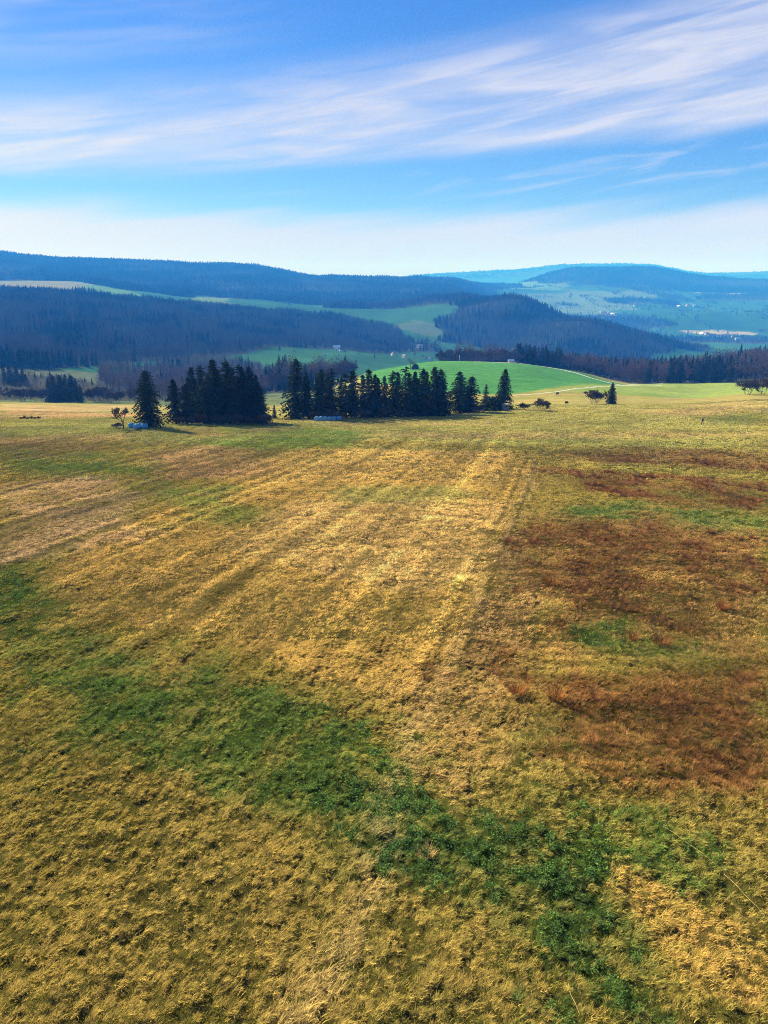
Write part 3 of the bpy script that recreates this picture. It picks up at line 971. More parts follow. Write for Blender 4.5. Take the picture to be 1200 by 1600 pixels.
# a few rush clumps and stalks that stand out singly
RUSH_SPOTS = [
    (1032, 1008, 1.5, 'large rusty rush clump above a small bright green patch'),
    (990, 1000, 1.0, 'small rusty rush clump beside the largest rush clump'),
    (1128, 952, 1.25, 'upright rusty rush clump alone in yellow grass'),
    (808, 1085, 1.25, 'rusty rush clump at the pale mown field edge'),
    (868, 1092, 1.3, 'rusty rush clump next to the narrow green strip'),
    (860, 915, 1.5, 'wide rusty rush clump at the corner of the brown rush bed'),
    (666, 1340, .75, 'single golden tussock standing in dark green herbs'),
]
_rp = [rush(400 + k, 150, .24, .62, .014) for k in range(3)]
_rm = [g.mesh('rush_stems', M['rushobj']) for g in _rp]
for k, (a, b, s, lab) in enumerate(RUSH_SPOTS):
    x, y = hit(a, b)
    t = thing('rush_clump', lab, 'rush clump', (x, y, gz(x, y)), .3 * k, 'single rush clumps in the meadow', s)
    me = _rm[k % 3]
    if 'golden' in lab:
        me = me.copy(); me.materials.clear(); me.materials.append(M['straw'])
    link('stems', me, t)
STALKS = [((1030, 1290), (1120, 1365)), ((1130, 1370), (1200, 1450)), ((1140, 1470), (1180, 1530)), ((905, 1590), (880, 1545)), ((1125, 1420), (1150, 1400)), ((935, 1290), (936, 1255))]
for k, (a, b) in enumerate(STALKS):
    x0, y0 = hit(*a); x1, y1 = hit(*b)
    g = Geo(); p0 = Vector((x0, y0, gz(x0, y0) + .05)); p1 = Vector((x1, y1, gz(x1, y1) + .22))
    mid = (p0 + p1) / 2 + Vector((0, 0, .04)); L0 = p0
    pts = [tuple((p - L0)) for p in (p0, (p0 + mid) / 2 + Vector((0, 0, .04)), mid, (p1 + mid) / 2 + Vector((0, 0, .05)), p1)]
    g.tube(pts, [.005, .005, .0045, .004, .0025], 5, .6)
    o = link('dry_stalk', g.mesh('dry_stalk', M['straw']), None, tuple(L0))
    tag(o, 'long pale dry stalk fallen across the grass and herbs', 'stalk', 'fallen dry stalks')


# ------------------------------------------------------------------ trees
def spruce(seed, H=17.0, R=3.4, clear=.10, ragged=.25, dens=1.0, power=.85):
    r = random.Random(seed)
    tr, cr = Geo(), Geo()
    bend = (r.uniform(-.25, .25), r.uniform(-.25, .25))
    n = 9
    tr.tube([(bend[0] * (i / n)**2 * 2, bend[1] * (i / n)**2 * 2, -.5 + (H * .985 + .5) * i / n) for i in range(n + 1)], [.030 * H * .62 * (1 - .93 * i / n) for i in range(n + 1)], 7, .5)
    z = H * clear
    while z < H * .99:
        t = (z - H * clear) / (H * (1 - clear))
        L = R * ((1 - t)**power * .96 + .04) * (1 if t > .12 else .7 + 2.5 * t)
        k = max(3, int((4.2 + 4.0 * (1 - t)) * dens))
        a0 = r.uniform(0, 6.28)
        bx, by = bend[0] * (z / H)**2 * 2, bend[1] * (z / H)**2 * 2
        for j in range(k):
            if r.random() < ragged * .35:
                continue
            a = a0 + 6.283 * j / k + r.gauss(0, .22)
            l = L * r.uniform(1 - ragged * 1.5, 1 + ragged * .8)
            up = .30 + .55 * t
            dirx, diry = math.cos(a), math.sin(a)
            m = max(2, int(l / .45))
            sh = r.random()
            for i in range(m + 1):
                q = (i + r.uniform(.1, .9)) / (m + 1)
                rad = l * q
                zz = z + rad * (up - .78 * q * (1 - .55 * t)) - .25 * q * q
                c = Vector((bx + dirx * rad, by + diry * rad, zz))
                wd = .42 * (1 - .55 * q) * (.55 + .12 * l) + .10
                side = Vector((-diry, dirx, 0))
                fw = Vector((dirx, diry, -.25))
                for sgn in (-1, 1):
                    e1 = c + side * sgn * wd * r.uniform(.7, 1.35) + fw * wd * r.uniform(.2, .9) + Vector((0, 0, -r.uniform(.05, .42)))
                    e2 = c + fw * r.uniform(.25, .55) + Vector((0, 0, r.uniform(-.12, .1)))
                    e0 = c - fw * r.uniform(.05, .2)
                    cr.add([tuple(e0), tuple(e1), tuple(e2)], [(0, 1, 2)], min(1, max(0, sh * .6 + r.random() * .4)))
                if r.random() < .55:
                    h1 = c + Vector((r.uniform(-.15, .15), r.uniform(-.15, .15), -r.uniform(.3, .75)))
                    cr.add([tuple(c + fw * .2), tuple(h1), tuple(c - fw * .2 + side * r.uniform(-.2, .2))], [(0, 1, 2)], r.random())
            if l > .8:
                cr.add([(bx, by, z - .04), (bx, by, z + .05), (bx + dirx * l * .9, by + diry * l * .9, z + l * .9 * (up - .7) - .2)], [(0, 1, 2)], .2)
        z += H * .0195 * r.uniform(.8, 1.25) / dens**.5
    tip = Vector((bend[0] * 2, bend[1] * 2, H))
    for j in range(5):
        a = j * 1.26
        cr.add([tuple(tip + Vector((0, 0, .35))), tuple(tip + Vector((.10 * math.cos(a), .10 * math.sin(a), -.1))), tuple(tip + Vector((.28 * math.cos(a + .5), .28 * math.sin(a + .5), -.5)))], [(0, 1, 2)], r.random())
    return tr, cr


def bare_tree(seed, H=9.0, spread=.45, stems=1, depth=5, twig=.035, thick=.020, droop=0.0):
    """leafless broadleaf tree: trunk and limbs, and a crown of fine twigs"""
    r = random.Random(seed); tr, cr = Geo(), Geo()

    def grow(p, d, l, rad, lev):
        d = d.normalized()
        mid = p + d * l * .5 + Vector((r.uniform(-1, 1), r.uniform(-1, 1), 0)) * l * .06
        e = p + d * l + Vector((0, 0, -droop * l))
        if lev <= 2:
            tr.tube([tuple(p), tuple(mid), tuple(e)], [rad, rad * .82, rad * .62], 5 if lev else 7, .5, cap=False)
        else:
            w = max(rad, twig * .6)
            sd = d.cross(Vector((r.uniform(-1, 1), r.uniform(-1, 1), r.uniform(-1, 1)))).normalized() * w
            cr.add([tuple(p - sd), tuple(p + sd), tuple(e + sd * .6), tuple(e - sd * .6)], [(0, 1, 2, 3)], r.random())
        if lev >= depth:
            return
        k = r.choice((2, 3, 3)) if lev < 2 else r.choice((3, 4))
        for j in range(k):
            ax = Vector((r.gauss(0, 1), r.gauss(0, 1), r.gauss(0, .35))).normalized()
            nd = d * (1 - spread) + ax * spread * r.uniform(.7, 1.5) + Vector((0, 0, .12 if stems == 1 else .30))
            s = p.lerp(e, r.uniform(.55, 1.0)) if j else e
            grow(s, nd, l * r.uniform(.58, .82), rad * .58, lev + 1)
    for s in range(stems):
        a = 6.283 * s / stems + r.random()
        d0 = Vector((math.cos(a) * .5, math.sin(a) * .5, 1)) if stems > 1 else Vector((r.uniform(-.08, .08), r.uniform(-.08, .08), 1))
        grow(Vector((math.cos(a) * .15 * (stems > 1), math.sin(a) * .15 * (stems > 1), -.3)), d0, H * (.27 if stems == 1 else .25), H * thick / (stems ** .4), 0)
    return tr, cr


def leaf_bush(seed, H=2.6, R=2.0, n=900, size=.22):
    r = random.Random(seed); tr, cr = Geo(), Geo()
    for k in range(6):
        a = k * 1.05 + r.random()
        tr.tube([(0, 0, -.3), (math.cos(a) * R * .3, math.sin(a) * R * .3, H * .4), (math.cos(a) * R * .6, math.sin(a) * R * .6, H * .75)], [.06, .045, .02], 5, .5, cap=False)
    for i in range(n):
        a = r.uniform(0, 6.28); zc = r.random()
        lump = 1 + .18 * math.sin(3 * a + seed) + .12 * math.sin(7 * a)
        q = R * math.sqrt(max(0, 1 - (zc - .25)**2 * 1.6)) * (r.random() ** .4) * lump
        c = Vector((q * math.cos(a), q * math.sin(a), zc * H * (1 - .35 * (q / R / 1.3)**2)))
        e = [c + Vector((r.gauss(0, size), r.gauss(0, size), r.gauss(0, size * .8))) for _ in range(3)]
        cr.add([tuple(p) for p in e], [(0, 1, 2)], r.random())
    return tr, cr


def mesh_pair(tc, crown_mat, nm):
    return tc[0].mesh(nm + '_trunk', M['bark'], True), tc[1].mesh(nm + '_crown', M[crown_mat])


SPR = [mesh_pair(spruce(501 + k, 17.0, R, cl, rg, dn, pw), 'needle', 'spruce') for k, (R, cl, rg, dn, pw) in enumerate([
    (3.3, .09, .36, 1.05, .66), (2.9, .14, .45, .95, .58), (3.2, .06, .40, 1.0, .72), (2.8, .12, .50, .9, .50), (3.6, .05, .34, 1.1, .68), (3.1, .18, .55, .75, .56)])]
BROAD = mesh_pair(spruce(560, 17.0, 5.2, .03, .24, 1.15, .62), 'needle', 'broad_spruce')
LONE = mesh_pair(spruce(561, 17.0, 5.0, .02, .16, 1.2, .72), 'needle', 'lone_spruce')
PALE = mesh_pair(spruce(562, 17.0, 5.0, .06, .30, .9, .9), 'needle_pale', 'pale_spruce')
BARE = [mesh_pair(bare_tree(600 + k, 9.0, .45, 1, 6, .03), 'twig', 'bare_tree') for k in range(4)]
BAREF = [mesh_pair(bare_tree(650 + k, 9.0, .44, 1, 6, .085), ('twig', 'twig_red', 'twig_red', 'twig')[k], 'bare_tree') for k in range(4)]
BARER = [mesh_pair(bare_tree(610 + k, 9.0, .42, 1, 6, .03), 'twig_red', 'bare_tree') for k in range(2)]
SHRUB = [mesh_pair(bare_tree(620 + k, 4.6, .55, 7, 5, .06, .013), 'twig', 'bare_shrub') for k in range(3)]
SHRUBR = [mesh_pair(bare_tree(630 + k, 4.6, .55, 7, 5, .06, .013), 'twig_red', 'bare_shrub') for k in range(2)]
BUSH = [mesh_pair(leaf_bush(640 + k), 'needle', 'evergreen_bush') for k in range(2)]


def plant(name, pair, label, cat, x, y, scale, rotz, group=None, wide=1.0):
    t = thing(name, label, cat, (x, y, gz(x, y) - .1), rotz, group, (scale * wide, scale * wide, scale))
    link('trunk' if cat not in ('shrub', 'bush') else 'stems', pair[0], t)
    link('crown' if cat not in ('shrub', 'bush') else 'foliage', pair[1], t)
    return t


def size_at(px_rows, y):
    return px_rows / F * y * 1.02


G_LEFT = 'spruces of the dense clump by the bare tree'
G_ROW = 'spruces of the long row behind the meadow'
L_LEFT = 'tall dark spruce packed into the dense clump beside the broad spruce'
L_ROW = 'tall dark spruce standing in the long row behind the blue bales'
ROWTREES = [  # column, foot row, top row, shape, label, group, width
    (234, 668, 578, 'broad', 'broad dark spruce set apart, with blue bales at its foot', None, 1.0),
    (276, 663, 592, 0, L_LEFT, G_LEFT, 1.1), (292, 664, 600, 1, L_LEFT, G_LEFT, 1.2), (306, 661, 574, 2, L_LEFT, G_LEFT, 1.1),
    (320, 663, 571, 3, L_LEFT, G_LEFT, 1.1), (339, 662, 561, 4, 'tallest spruce of the dense clump beside the broad spruce', None, .95), (349, 658, 585, 0, L_LEFT, G_LEFT, 1.1),
    (361, 662, 564, 1, L_LEFT, G_LEFT, 1.1), (379, 660, 569, 3, L_LEFT, G_LEFT, 1.1), (390, 661, 573, 2, L_LEFT, G_LEFT, 1.1), (400, 662, 592, 0, L_LEFT, G_LEFT, 1.3),
    (409, 662, 608, 4, 'low spruce ending the dense clump on the gap side', None, 1.2), (429, 655, 632, 2, 'small young spruce alone in the gap between clump and row', None, 1.1),
    (463, 656, 560, 4, 'tallest spruce of all, first of the long row by the gap', None, 1.0), (482, 655, 586, 1, L_ROW, G_ROW, 1.1), (503, 655, 577, 0, L_ROW, G_ROW, 1.1),
    (519, 654, 576, 3, L_ROW, G_ROW, 1.1), (541, 654, 583, 5, 'thin open spruce in the long row just past the blue bales', None, 1.25), (554, 653, 578, 1, L_ROW, G_ROW, 1.1),
    (577, 653, 577, 2, L_ROW, G_ROW, 1.1), (591, 652, 590, 0, L_ROW, G_ROW, 1.2), (613, 652, 580, 3, L_ROW, G_ROW, 1.3), (632, 651, 573, 5, L_ROW, G_ROW, 1.15),
    (645, 650, 587, 1, L_ROW, G_ROW, 1.2), (659, 650, 576, 4, L_ROW, G_ROW, 1.0), (679, 649, 574, 2, L_ROW, G_ROW, 1.2), (690, 649, 577, 4, L_ROW, G_ROW, 1.1),
    (718, 646, 581, 0, 'taller spruce of the pair between the long row and the lone spruce', None, 1.5), (733, 645, 588, 4, 'shorter spruce of the pair between the long row and the lone spruce', None, 1.45),
    (758, 639, 600, 'pale', 'small grey-green spruce beside the lone broad spruce', None, 1.0), (786, 640, 577, 'lone', 'full broad lone spruce beside the grey hide', None, 1.0),
    (955, 631, 598, 'lone', 'small dark conifer beside a bare shrub in the open meadow', None, 1.05),
]
ORD = ['first', 'second', 'third', 'fourth', 'fifth', 'sixth', 'seventh', 'eighth', 'ninth', 'tenth', 'eleventh', 'twelfth', 'thirteenth', 'fourteenth', 'fifteenth']
cnt = {L_LEFT: 0, L_ROW: 0}
for k, (a, b, top, shape, lab, grp, wide) in enumerate(ROWTREES):
    x, y = hit(a, b)
    if lab in cnt:
        cnt[lab] += 1
        lab = ('dark front spruce of the dense clump, %s counted from the broad spruce' if lab == L_LEFT else 'dark front spruce of the long row, %s counted from the tallest spruce') % ORD[cnt[lab] - 1]
    pair = {'broad': BROAD, 'lone': LONE, 'pale': PALE}.get(shape) or SPR[shape]
    sc = size_at(b - top, y) / 17.2
    plant('spruce_tree', pair, lab, 'spruce', x, y, sc, 1.7 * k, grp, wide * (1.0 if shape in ('broad', 'lone', 'pale') else 1.3))

for k, (a, off, top) in enumerate([(284, 7, 585), (300, 9, 578), (315, 8, 580), (330, 9, 572), (345, 8, 575), (356, 9, 572), (370, 8, 570), (384, 8, 578), (394, 7, 582),
                                    (473, 8, 580), (492, 8, 582), (511, 9, 584), (530, 8, 588), (548, 9, 586), (566, 8, 584), (584, 8, 583), (602, 8, 586), (622, 9, 580), (640, 8, 582), (652, 8, 580), (668, 8, 580), (684, 8, 578), (697, 7, 592)]):
    x, y = hit(a, 655 if a > 440 else 663)
    y += off; x = bear(a, y)
    grp, lab = (G_LEFT + ', second rank', 'dark spruce half hidden in the second rank of the dense clump') if a < 440 else (G_ROW + ', second rank', 'dark spruce half hidden in the second rank of the long row')
    plant('spruce_tree', SPR[(k * 5 + 2) % 5], lab, 'spruce', x, y, size_at((654 if a > 440 else 660) - 3 - top, y) / 17.2, 2.3 * k, grp, 1.12)

# understorey of the row: dark young growth that closes the gaps between the trunks
r0 = random.Random(5)
for k, (a, b, h, sh) in enumerate([(285, 665, 3.4, 0), (312, 665, 4.2, 1), (345, 664, 3.8, 0), (372, 664, 4.4, 1), (395, 664, 3.2, 0), (415, 664, 4.0, 1), (492, 656, 3.6, 0), (512, 655, 4.2, 1), (530, 655, 3.2, 0), (565, 654, 4.0, 1), (600, 653, 4.4, 0), (623, 652, 3.6, 1), (668, 650, 4.2, 0)]):
    x, y = hit(a, b)
    plant('bare_shrub', (SHRUB + SHRUBR)[k % 5], 'leafless brown shrub crowded under the spruces behind the meadow', 'shrub', x, y - 1.0, h / 4.6 * 1.1, k * 1.1, 'leafless shrubs under the spruces', 1.2)
x, y = hit(770, 642)
plant('evergreen_bush', BUSH[0], 'dark evergreen bush between the grey-green spruce and the lone spruce', 'bush', x, y, size_at(21, y) / 2.6, 0, None, 1.15)
SINGLES = [
    ('bare_tree', BAREF[0], 193, 671, 37, 'leafless tree beside the two-tone bales and broad spruce', 'tree', .9),
    ('bare_shrub', SHRUB[0], 184, 670, 10, 'low dark shrub at the foot of the leafless tree', 'shrub', 1.6),
    ('bare_shrub', SHRUB[1], 846, 643, 22, 'round leafless shrub in open grass past the lone spruce', 'shrub', 1.0),
    ('bare_shrub', SHRUBR[0], 818, 642, 14, 'reddish leafless shrub between lone spruce and round shrub', 'shrub', 1.3),
    ('bare_shrub', SHRUBR[1], 746, 645, 12, 'low reddish shrub under the pair of spruces', 'shrub', 1.5),
    ('bare_shrub', SHRUB[2], 929, 632, 24, 'wide leafless shrub leaning on the small dark conifer', 'shrub', 1.15),
    ('bare_shrub', SHRUB[0], 1168, 617, 24, 'leafless grey shrub on the crest, side towards the open meadow', 'shrub', 1.1),
    ('bare_shrub', SHRUB[1], 1190, 616, 27, 'taller leafless grey shrub on the crest at the wood side', 'shrub', 1.1),
    ('bare_tree', BARE[1], 641, 578, 18, 'small bare tree on the left shoulder of the green hill', 'tree', .9),
    ('evergreen_bush', BUSH[1], 649, 577, 9, 'small dark bush beside the bare tree on the green hill', 'bush', .9),
    ('evergreen_bush', BUSH[0], 83, 629, 13, 'round dark bush before the square block of conifers', 'bush', 1.25),
    ('bare_tree', BARER[0], 312, 597, 30, 'reddish leafless tree rising behind the dense spruce clump', 'tree', .8),
    ('bare_shrub', SHRUB[2], 885, 632, 6, 'tiny stand-in shrub for an unclear dark speck in the open grass below the gravel track', 'shrub', .8),  # shrub stands in for an unclear dark speck
    ('bare_shrub', SHRUB[1], 871, 618, 6, 'tiny stand-in shrub for an unclear dark speck right beside the gravel track', 'shrub', .8),  # second stand-in, for an unidentified dark dot by the track
    ('bare_shrub', SHRUB[0], 707, 620, 10, 'low shrub at the foot of the green hill behind the row', 'shrub', 1.6),
]
for k, (nm, pair, a, b, h, lab, cat, wide) in enumerate(SINGLES):
    x, y = hit(a, b)
    base = max(v.co.z for v in pair[1].vertices)
    plant(nm, pair, lab, cat, x, y, size_at(h, y) / base, k * 2.1, None, wide)

# scrub and trees of the shallow valley on the left
for k, (a, b, h) in enumerate([(80, 628, 38), (88, 629, 43), (97, 628, 42), (105, 629, 44), (113, 628, 42), (121, 629, 38), (128, 629, 28), (92, 627, 40), (109, 627, 40)]):
    x, y = hit(a, b)
    plant('spruce_tree', SPR[(2, 4, 0)[k % 3]], 'dark conifer in the square block beyond the tan field', 'spruce', x, y + (6 if k > 6 else 0), size_at(h, y) / 17.2, k * .9, 'conifers of the square block', 1.25)
for k, (a, b, h) in enumerate([(-14, 600, 28), (-4, 601, 32), (6, 600, 30), (15, 600, 26), (20, 601, 18)]):
    x, y = hit(max(a, 0), b); x = bear(a, y)
    plant('spruce_tree', SPR[(2, 4, 0)[k % 3]], 'dark conifer in the small clump above the hedge of bare trees', 'spruce', x, y, size_at(h, y) / 17.2, k * .9, 'conifers above the bare hedge', 1.25)
for k, (a, b, h) in enumerate([(8, 624, 30), (22, 626, 26), (36, 627, 30), (48, 628, 30), (57, 628, 28), (68, 627, 30), (2, 628, 22)]):
    x, y = hit(a, b)
    plant('bare_tree', (BAREF[k % 4] if k % 3 == 0 else SHRUB[k % 3]), 'leafless hedge tree between small conifer clump and square block', 'tree', x, y, size_at(h, y) / (9.4 if k % 3 == 0 else 4.2), k * 1.3, 'leafless hedge trees', 1.0)
for k, (a, b, h) in enumerate([(145, 628, 30), (152, 628, 34), (160, 627, 34), (167, 630, 30), (175, 630, 26), (184, 629, 28), (203, 628, 26), (212, 627, 30), (140, 626, 24)]):
    x, y = hit(a, b)
    plant('bare_tree', (BAREF[k % 4] if k % 3 == 0 else SHRUB[k % 3]), 'leafless tree between the square conifer block and the broad spruce', 'tree', x, y, size_at(h, y) / (9.4 if k % 3 == 0 else 4.2), k * 1.3, 'leafless trees past the square block', 1.0)
for k in range(6):
    x, y = hit(33 + 5.5 * k, 655.5)
    plant('bare_shrub', SHRUB[k % 3], 'tiny leafless shrub in the short line on the tan field edge', 'shrub', x, y, size_at(7 + (k % 2) * 2, y) / 4.4, k, 'shrub line on the tan field', .8)


# ------------------------------------------------------------------ woods far off
def far_conifer(seed, H=16., R=3.7, tiers=9):
    r = random.Random(seed); g = Geo()
    g.tube([(0, 0, -1), (0, 0, H * .3)], [.25, .2], 4, .1, cap=False)
    for k in range(tiers):
        t = k / tiers; z = H * (.10 + .88 * t); rad = R * (1 - t)**.8 + .15; m = 7
        for j in range(m):
            a = 6.283 * j / m + r.random(); b = a + r.uniform(.5, 1.0); q = rad * r.uniform(.6, 1.2)
            g.add([(0, 0, z + H * .13), (q * math.cos(a), q * math.sin(a), z - r.uniform(0, .7)), (q * .8 * math.cos(b), q * .8 * math.sin(b), z + r.uniform(-.4, .5))], [(0, 1, 2)], r.random())
    return g


def far_bare(seed, H=15., R=5.0, n=190):
    r = random.Random(seed); g = Geo()
    g.tube([(0, 0, -1), (0, 0, H * .45)], [.28, .18], 4, .3, cap=False)
    for j in range(7):
        a = r.uniform(0, 6.28); q = R * r.uniform(.3, .7)
        g.tube([(0, 0, H * r.uniform(.2, .45)), (q * math.cos(a), q * math.sin(a), H * r.uniform(.6, .9))], [.14, .06], 3, .3, cap=False)
    for i in range(n):
        d = Vector((r.gauss(0, 1), r.gauss(0, 1), r.gauss(0, 1))).normalized() * (r.random()**.45)
        c = Vector((d.x * R, d.y * R, H * .62 + d.z * H * .38))
        u = Vector((r.gauss(0, .5) + d.x, r.gauss(0, .5) + d.y, r.gauss(0, .5) + d.z + .4)).normalized()
        sd = u.cross(Vector((r.gauss(0, 1), r.gauss(0, 1), r.gauss(0, 1)))).normalized() * r.uniform(.08, .2)
        l = r.uniform(.7, 1.5)
        g.add([tuple(c - u * l * .5 - sd), tuple(c - u * l * .5 + sd), tuple(c + u * l * .6)], [(0, 1, 2)], r.random())
    return g


FARP = [far_conifer(700), far_conifer(701, 16, 3.3), far_conifer(702, 17, 4.0), far_bare(710), far_bare(711, 14, 4.6), far_bare(712, 16, 3.8)]
DISTP = [far_conifer(720, 17, 4.5, 5), far_conifer(721, 17, 4.0, 5), far_bare(722, 14, 6, 60)]
EDGE = {}


def wood(name, label, seed):
    poly, share, sp, H = WOODS[name]
    r = np.random.default_rng(seed)
    xs = [p[0] for p in poly]; ys = [p[1] for p in poly]
    gx, gy = np.meshgrid(np.arange(min(xs) - sp, max(xs) + sp, sp), np.arange(min(ys) - sp, max(ys) + sp, sp))
    x = gx.ravel() + r.uniform(-.45, .45, gx.size) * sp; y = gy.ravel() + r.uniform(-.45, .45, gx.size) * sp
    vis = np.abs(x) < .66 * y
    x, y = x[vis], y[vis]
    sel = wood_mask(x, y, [name]) > .5
    x, y = x[sel], y[sel]
    n = len(x)
    L = float(np.mean(ys)) * .05
    kindn = fbm(x / L, y / L, 205, 3) * .6 + .5 + r.normal(0, .13, n)
    bare = kindn < share
    if name == 'right':
        bare = bare | ((600 + KCOL * x / y < 815) & (r.random(n) < .85))
    if name == 'leftscrub':
        keep = fbm(x / 40, y / 30, 207, 3) > -.15
        x, y, bare = x[keep], y[keep], bare[keep]; n = len(x)
    if name == 'right':
        ed = seg_dist(x, y, poly)
        edge = (ed < 13) & (np.abs(x) < .60 * y) & (y < 720)
        EDGE['right'] = (x[edge], y[edge], bare[edge])
        x, y, bare = x[~edge], y[~edge], bare[~edge]; n = len(x)
    if name == 'copse':
        ed = seg_dist(x, y, poly)
        edge = (ed < 9) & (y < 575)
        EDGE['copse'] = (x[edge], y[edge], bare[edge])
        x, y, bare = x[~edge], y[~edge], bare[~edge]; n = len(x)
    far = min(ys) > 2300
    protos = DISTP if far else FARP
    which = np.where(bare, 2, r.integers(0, 2, n)) if far else np.where(bare, r.integers(3, 6, n), r.integers(0, 3, n))
    s = H / 17.0 * r.uniform(.7, 1.2, n) * (1 + .25 * fbm(x / (L * .6), y / (L * .6), 206, 2))
    wd = s * max(1.0, sp / 8.0)
    near_wood = name in ('right', 'copse', 'leftscrub', 'leftlow')
    tint = np.where(bare[:, None], np.array([.100, .070, .056] if near_wood else [.045, .044, .050])[None], np.array([.016, .028, .014] if near_wood else [.006, .019, .013])[None]) * (.65 + .7 * r.random((n, 1)))  # distant trees tinted darker and bluer: haze put into their colour
    scatter('distant_wood', protos, np.stack([x, y, ground_z(x, y) - .3], 1), np.stack([np.zeros(n), np.zeros(n), r.uniform(0, 6.28, n)], 1),
            np.stack([wd, wd, s], 1), tint, which, M['fartree'], label, 'wood')


WOOD_LABELS = {
    'left': 'mixed dark wood covering the long valley side behind the spruces',
    'belt': 'dark conifer belt above the pale hill fields',
    'back': 'hazy blue forest over the long high ridge',
    'mid': 'blue forest on the middle ridge that falls to the valley',
    'valley': 'thin trees round the farm in the valley bottom',
    'farhill': 'hazy forest on the rounded far hill',
    'farleft': 'hazy forest where the high ridge meets the far hills',
    'fringe': 'pale bare woodland above the first far village',
    'fringe2': 'trees along the far valley floor by the villages',
    'farbelt': 'tree belt between the pale far fields',
    'farbelt2': 'dark tree belt above the smooth far green hill',
    'farridge': 'forest on the palest farthest ridge',
    'right': 'dark mixed wood behind the green hill and open meadow',
    'copse': 'copse of bare trees and conifers behind the gap in the spruces',
    'leftscrub': (P((-260, 440), (0, 425), (70, 460), (140, 440), (240, 440), (200, 500), (130, 620), (60, 640), (-260, 640)), .97, 7.5, 5.5),
    'leftscrub': 'low grey scrub over the shallow valley beyond the tan field',
    'leftlow': 'low bare woodland at the foot of the wooded valley side',
}
for k, nm in enumerate(WOODS):
    wood(nm, WOOD_LABELS[nm], 800 + k)

def hedgerows():
    r = np.random.default_rng(61)
    n = 60000
    y = r.uniform(2850, 5300, n); x = r.uniform(.10, .66, n) * y
    q = fbm(x / 330, y / 420, 301, 3); q2 = fbm(x / 240 + 9, y / 300, 302, 3)
    sel = ((np.abs(q) < .022) | (np.abs(q2) < .016) | (q2 > .62)) & (wood_mask(x, y) < .2)
    x, y = x[sel], y[sel]; n = len(x)
    s = r.uniform(.45, .95, n)
    bare = r.random(n) < .6
    tint = np.where(bare[:, None], np.array([.07, .055, .05])[None], np.array([.02, .034, .018])[None]) * (.65 + .7 * r.random((n, 1)))
    scatter('distant_hedgerows', DISTP, np.stack([x, y, ground_z(x, y) - .3], 1), np.stack([np.zeros(n), np.zeros(n), r.uniform(0, 6.28, n)], 1),
            np.stack([s * 1.6, s * 1.6, s], 1), tint, np.where(bare, 2, r.integers(0, 2, n)), M['fartree'], 'hazy hedgerows and spinneys between the far green fields', 'hedgerows')


hedgerows()
r1 = random.Random(77)
for key, lab, grp in (('right', 'at the front edge of the wood behind the green hill', 'trees on the edge of the dark wood'),
                      ('copse', 'at the front of the copse behind the gap in the spruces', 'trees on the edge of the copse')):
    ex, ey, eb = EDGE[key]
    lab0, grp0 = lab, grp
    for k in range(len(ex)):
        pxk = 600 + KCOL * ex[k] / ey[k]
        if key == 'right':
            lab, grp = next((l, g_) for lim, l, g_ in (
                (752, 'at the end of the wood behind the pale pole', 'by the pole'), (825, 'in the wood edge behind the hilltop sheds', 'by the sheds'),
                (930, 'in the wood edge above the upper gravel track', 'above the track'), (1040, 'in the wood edge where the gravel tracks meet', 'by the track junction'),
                (1130, 'in the wood edge along the green pasture', 'along the pasture'), (9999, 'in the wood edge behind the crest shrubs', 'behind the crest shrubs')) if pxk < lim)
            grp = 'edge trees ' + grp
        if eb[k]:
            plant('bare_tree', BAREF[k % 4], 'leafless brown tree ' + lab, 'tree', float(ex[k]), float(ey[k]), r1.uniform(1.1, 1.65) * (1.35 if key == 'copse' else 1.1), r1.uniform(0, 6), 'leafless ' + grp, 1.0)
        else:
            plant('spruce_tree', SPR[k % 5], 'dark conifer ' + lab, 'spruce', float(ex[k]), float(ey[k]), r1.uniform(.7, 1.1), r1.uniform(0, 6), 'conifer ' + grp, 1.2)

# scattered field trees and hedges far off: single small trees
FIELDTREES = [(445, 478, 9), (452, 477, 8), (437, 478, 7), (486, 477, 8), (425, 545, 12), (437, 548, 10), (460, 552, 9), (540, 553, 7), (560, 556, 7), (585, 560, 8), (603, 556, 9), (620, 560, 8), (635, 553, 8), (648, 555, 8), (668, 562, 9), (675, 566, 8), (612, 546, 8), (640, 545, 7),
              (1080, 506, 4), (1088, 506, 5), (1096, 507, 5), (1102, 508, 4), (1058, 492, 4), (1064, 493, 4), (1160, 505, 4), (1178, 504, 4), (1186, 508, 5), (1193, 512, 4), (1130, 500, 4), (1040, 515, 5), (1046, 516, 6), (1053, 516, 6), (1035, 513, 5)]
for k, (a, b, h) in enumerate(FIELDTREES):
    x, y = hit(a, b, 900)
    g = FARP[(3, 0, 4, 5)[k % 4]]
    if 'FT%d' % (k % 4) not in EDGE:
        m2 = g.mesh('field_tree', M['twig'] if k % 4 != 1 else M['needle'])
        EDGE['FT%d' % (k % 4)] = m2
    o = link('field_tree', EDGE['FT%d' % (k % 4)], None, (x, y, gz(x, y) - .3))
    s = size_at(h, y) / 17; o.scale = (s * 1.2, s * 1.2, s); o.rotation_euler.z = k
    if y < 1700:
        tag(o, 'small hazy tree on the teal valley fields near the farm', 'tree', 'valley field trees')
    else:
        tag(o, 'tiny hazy tree on the far green fields', 'tree', 'far field trees')


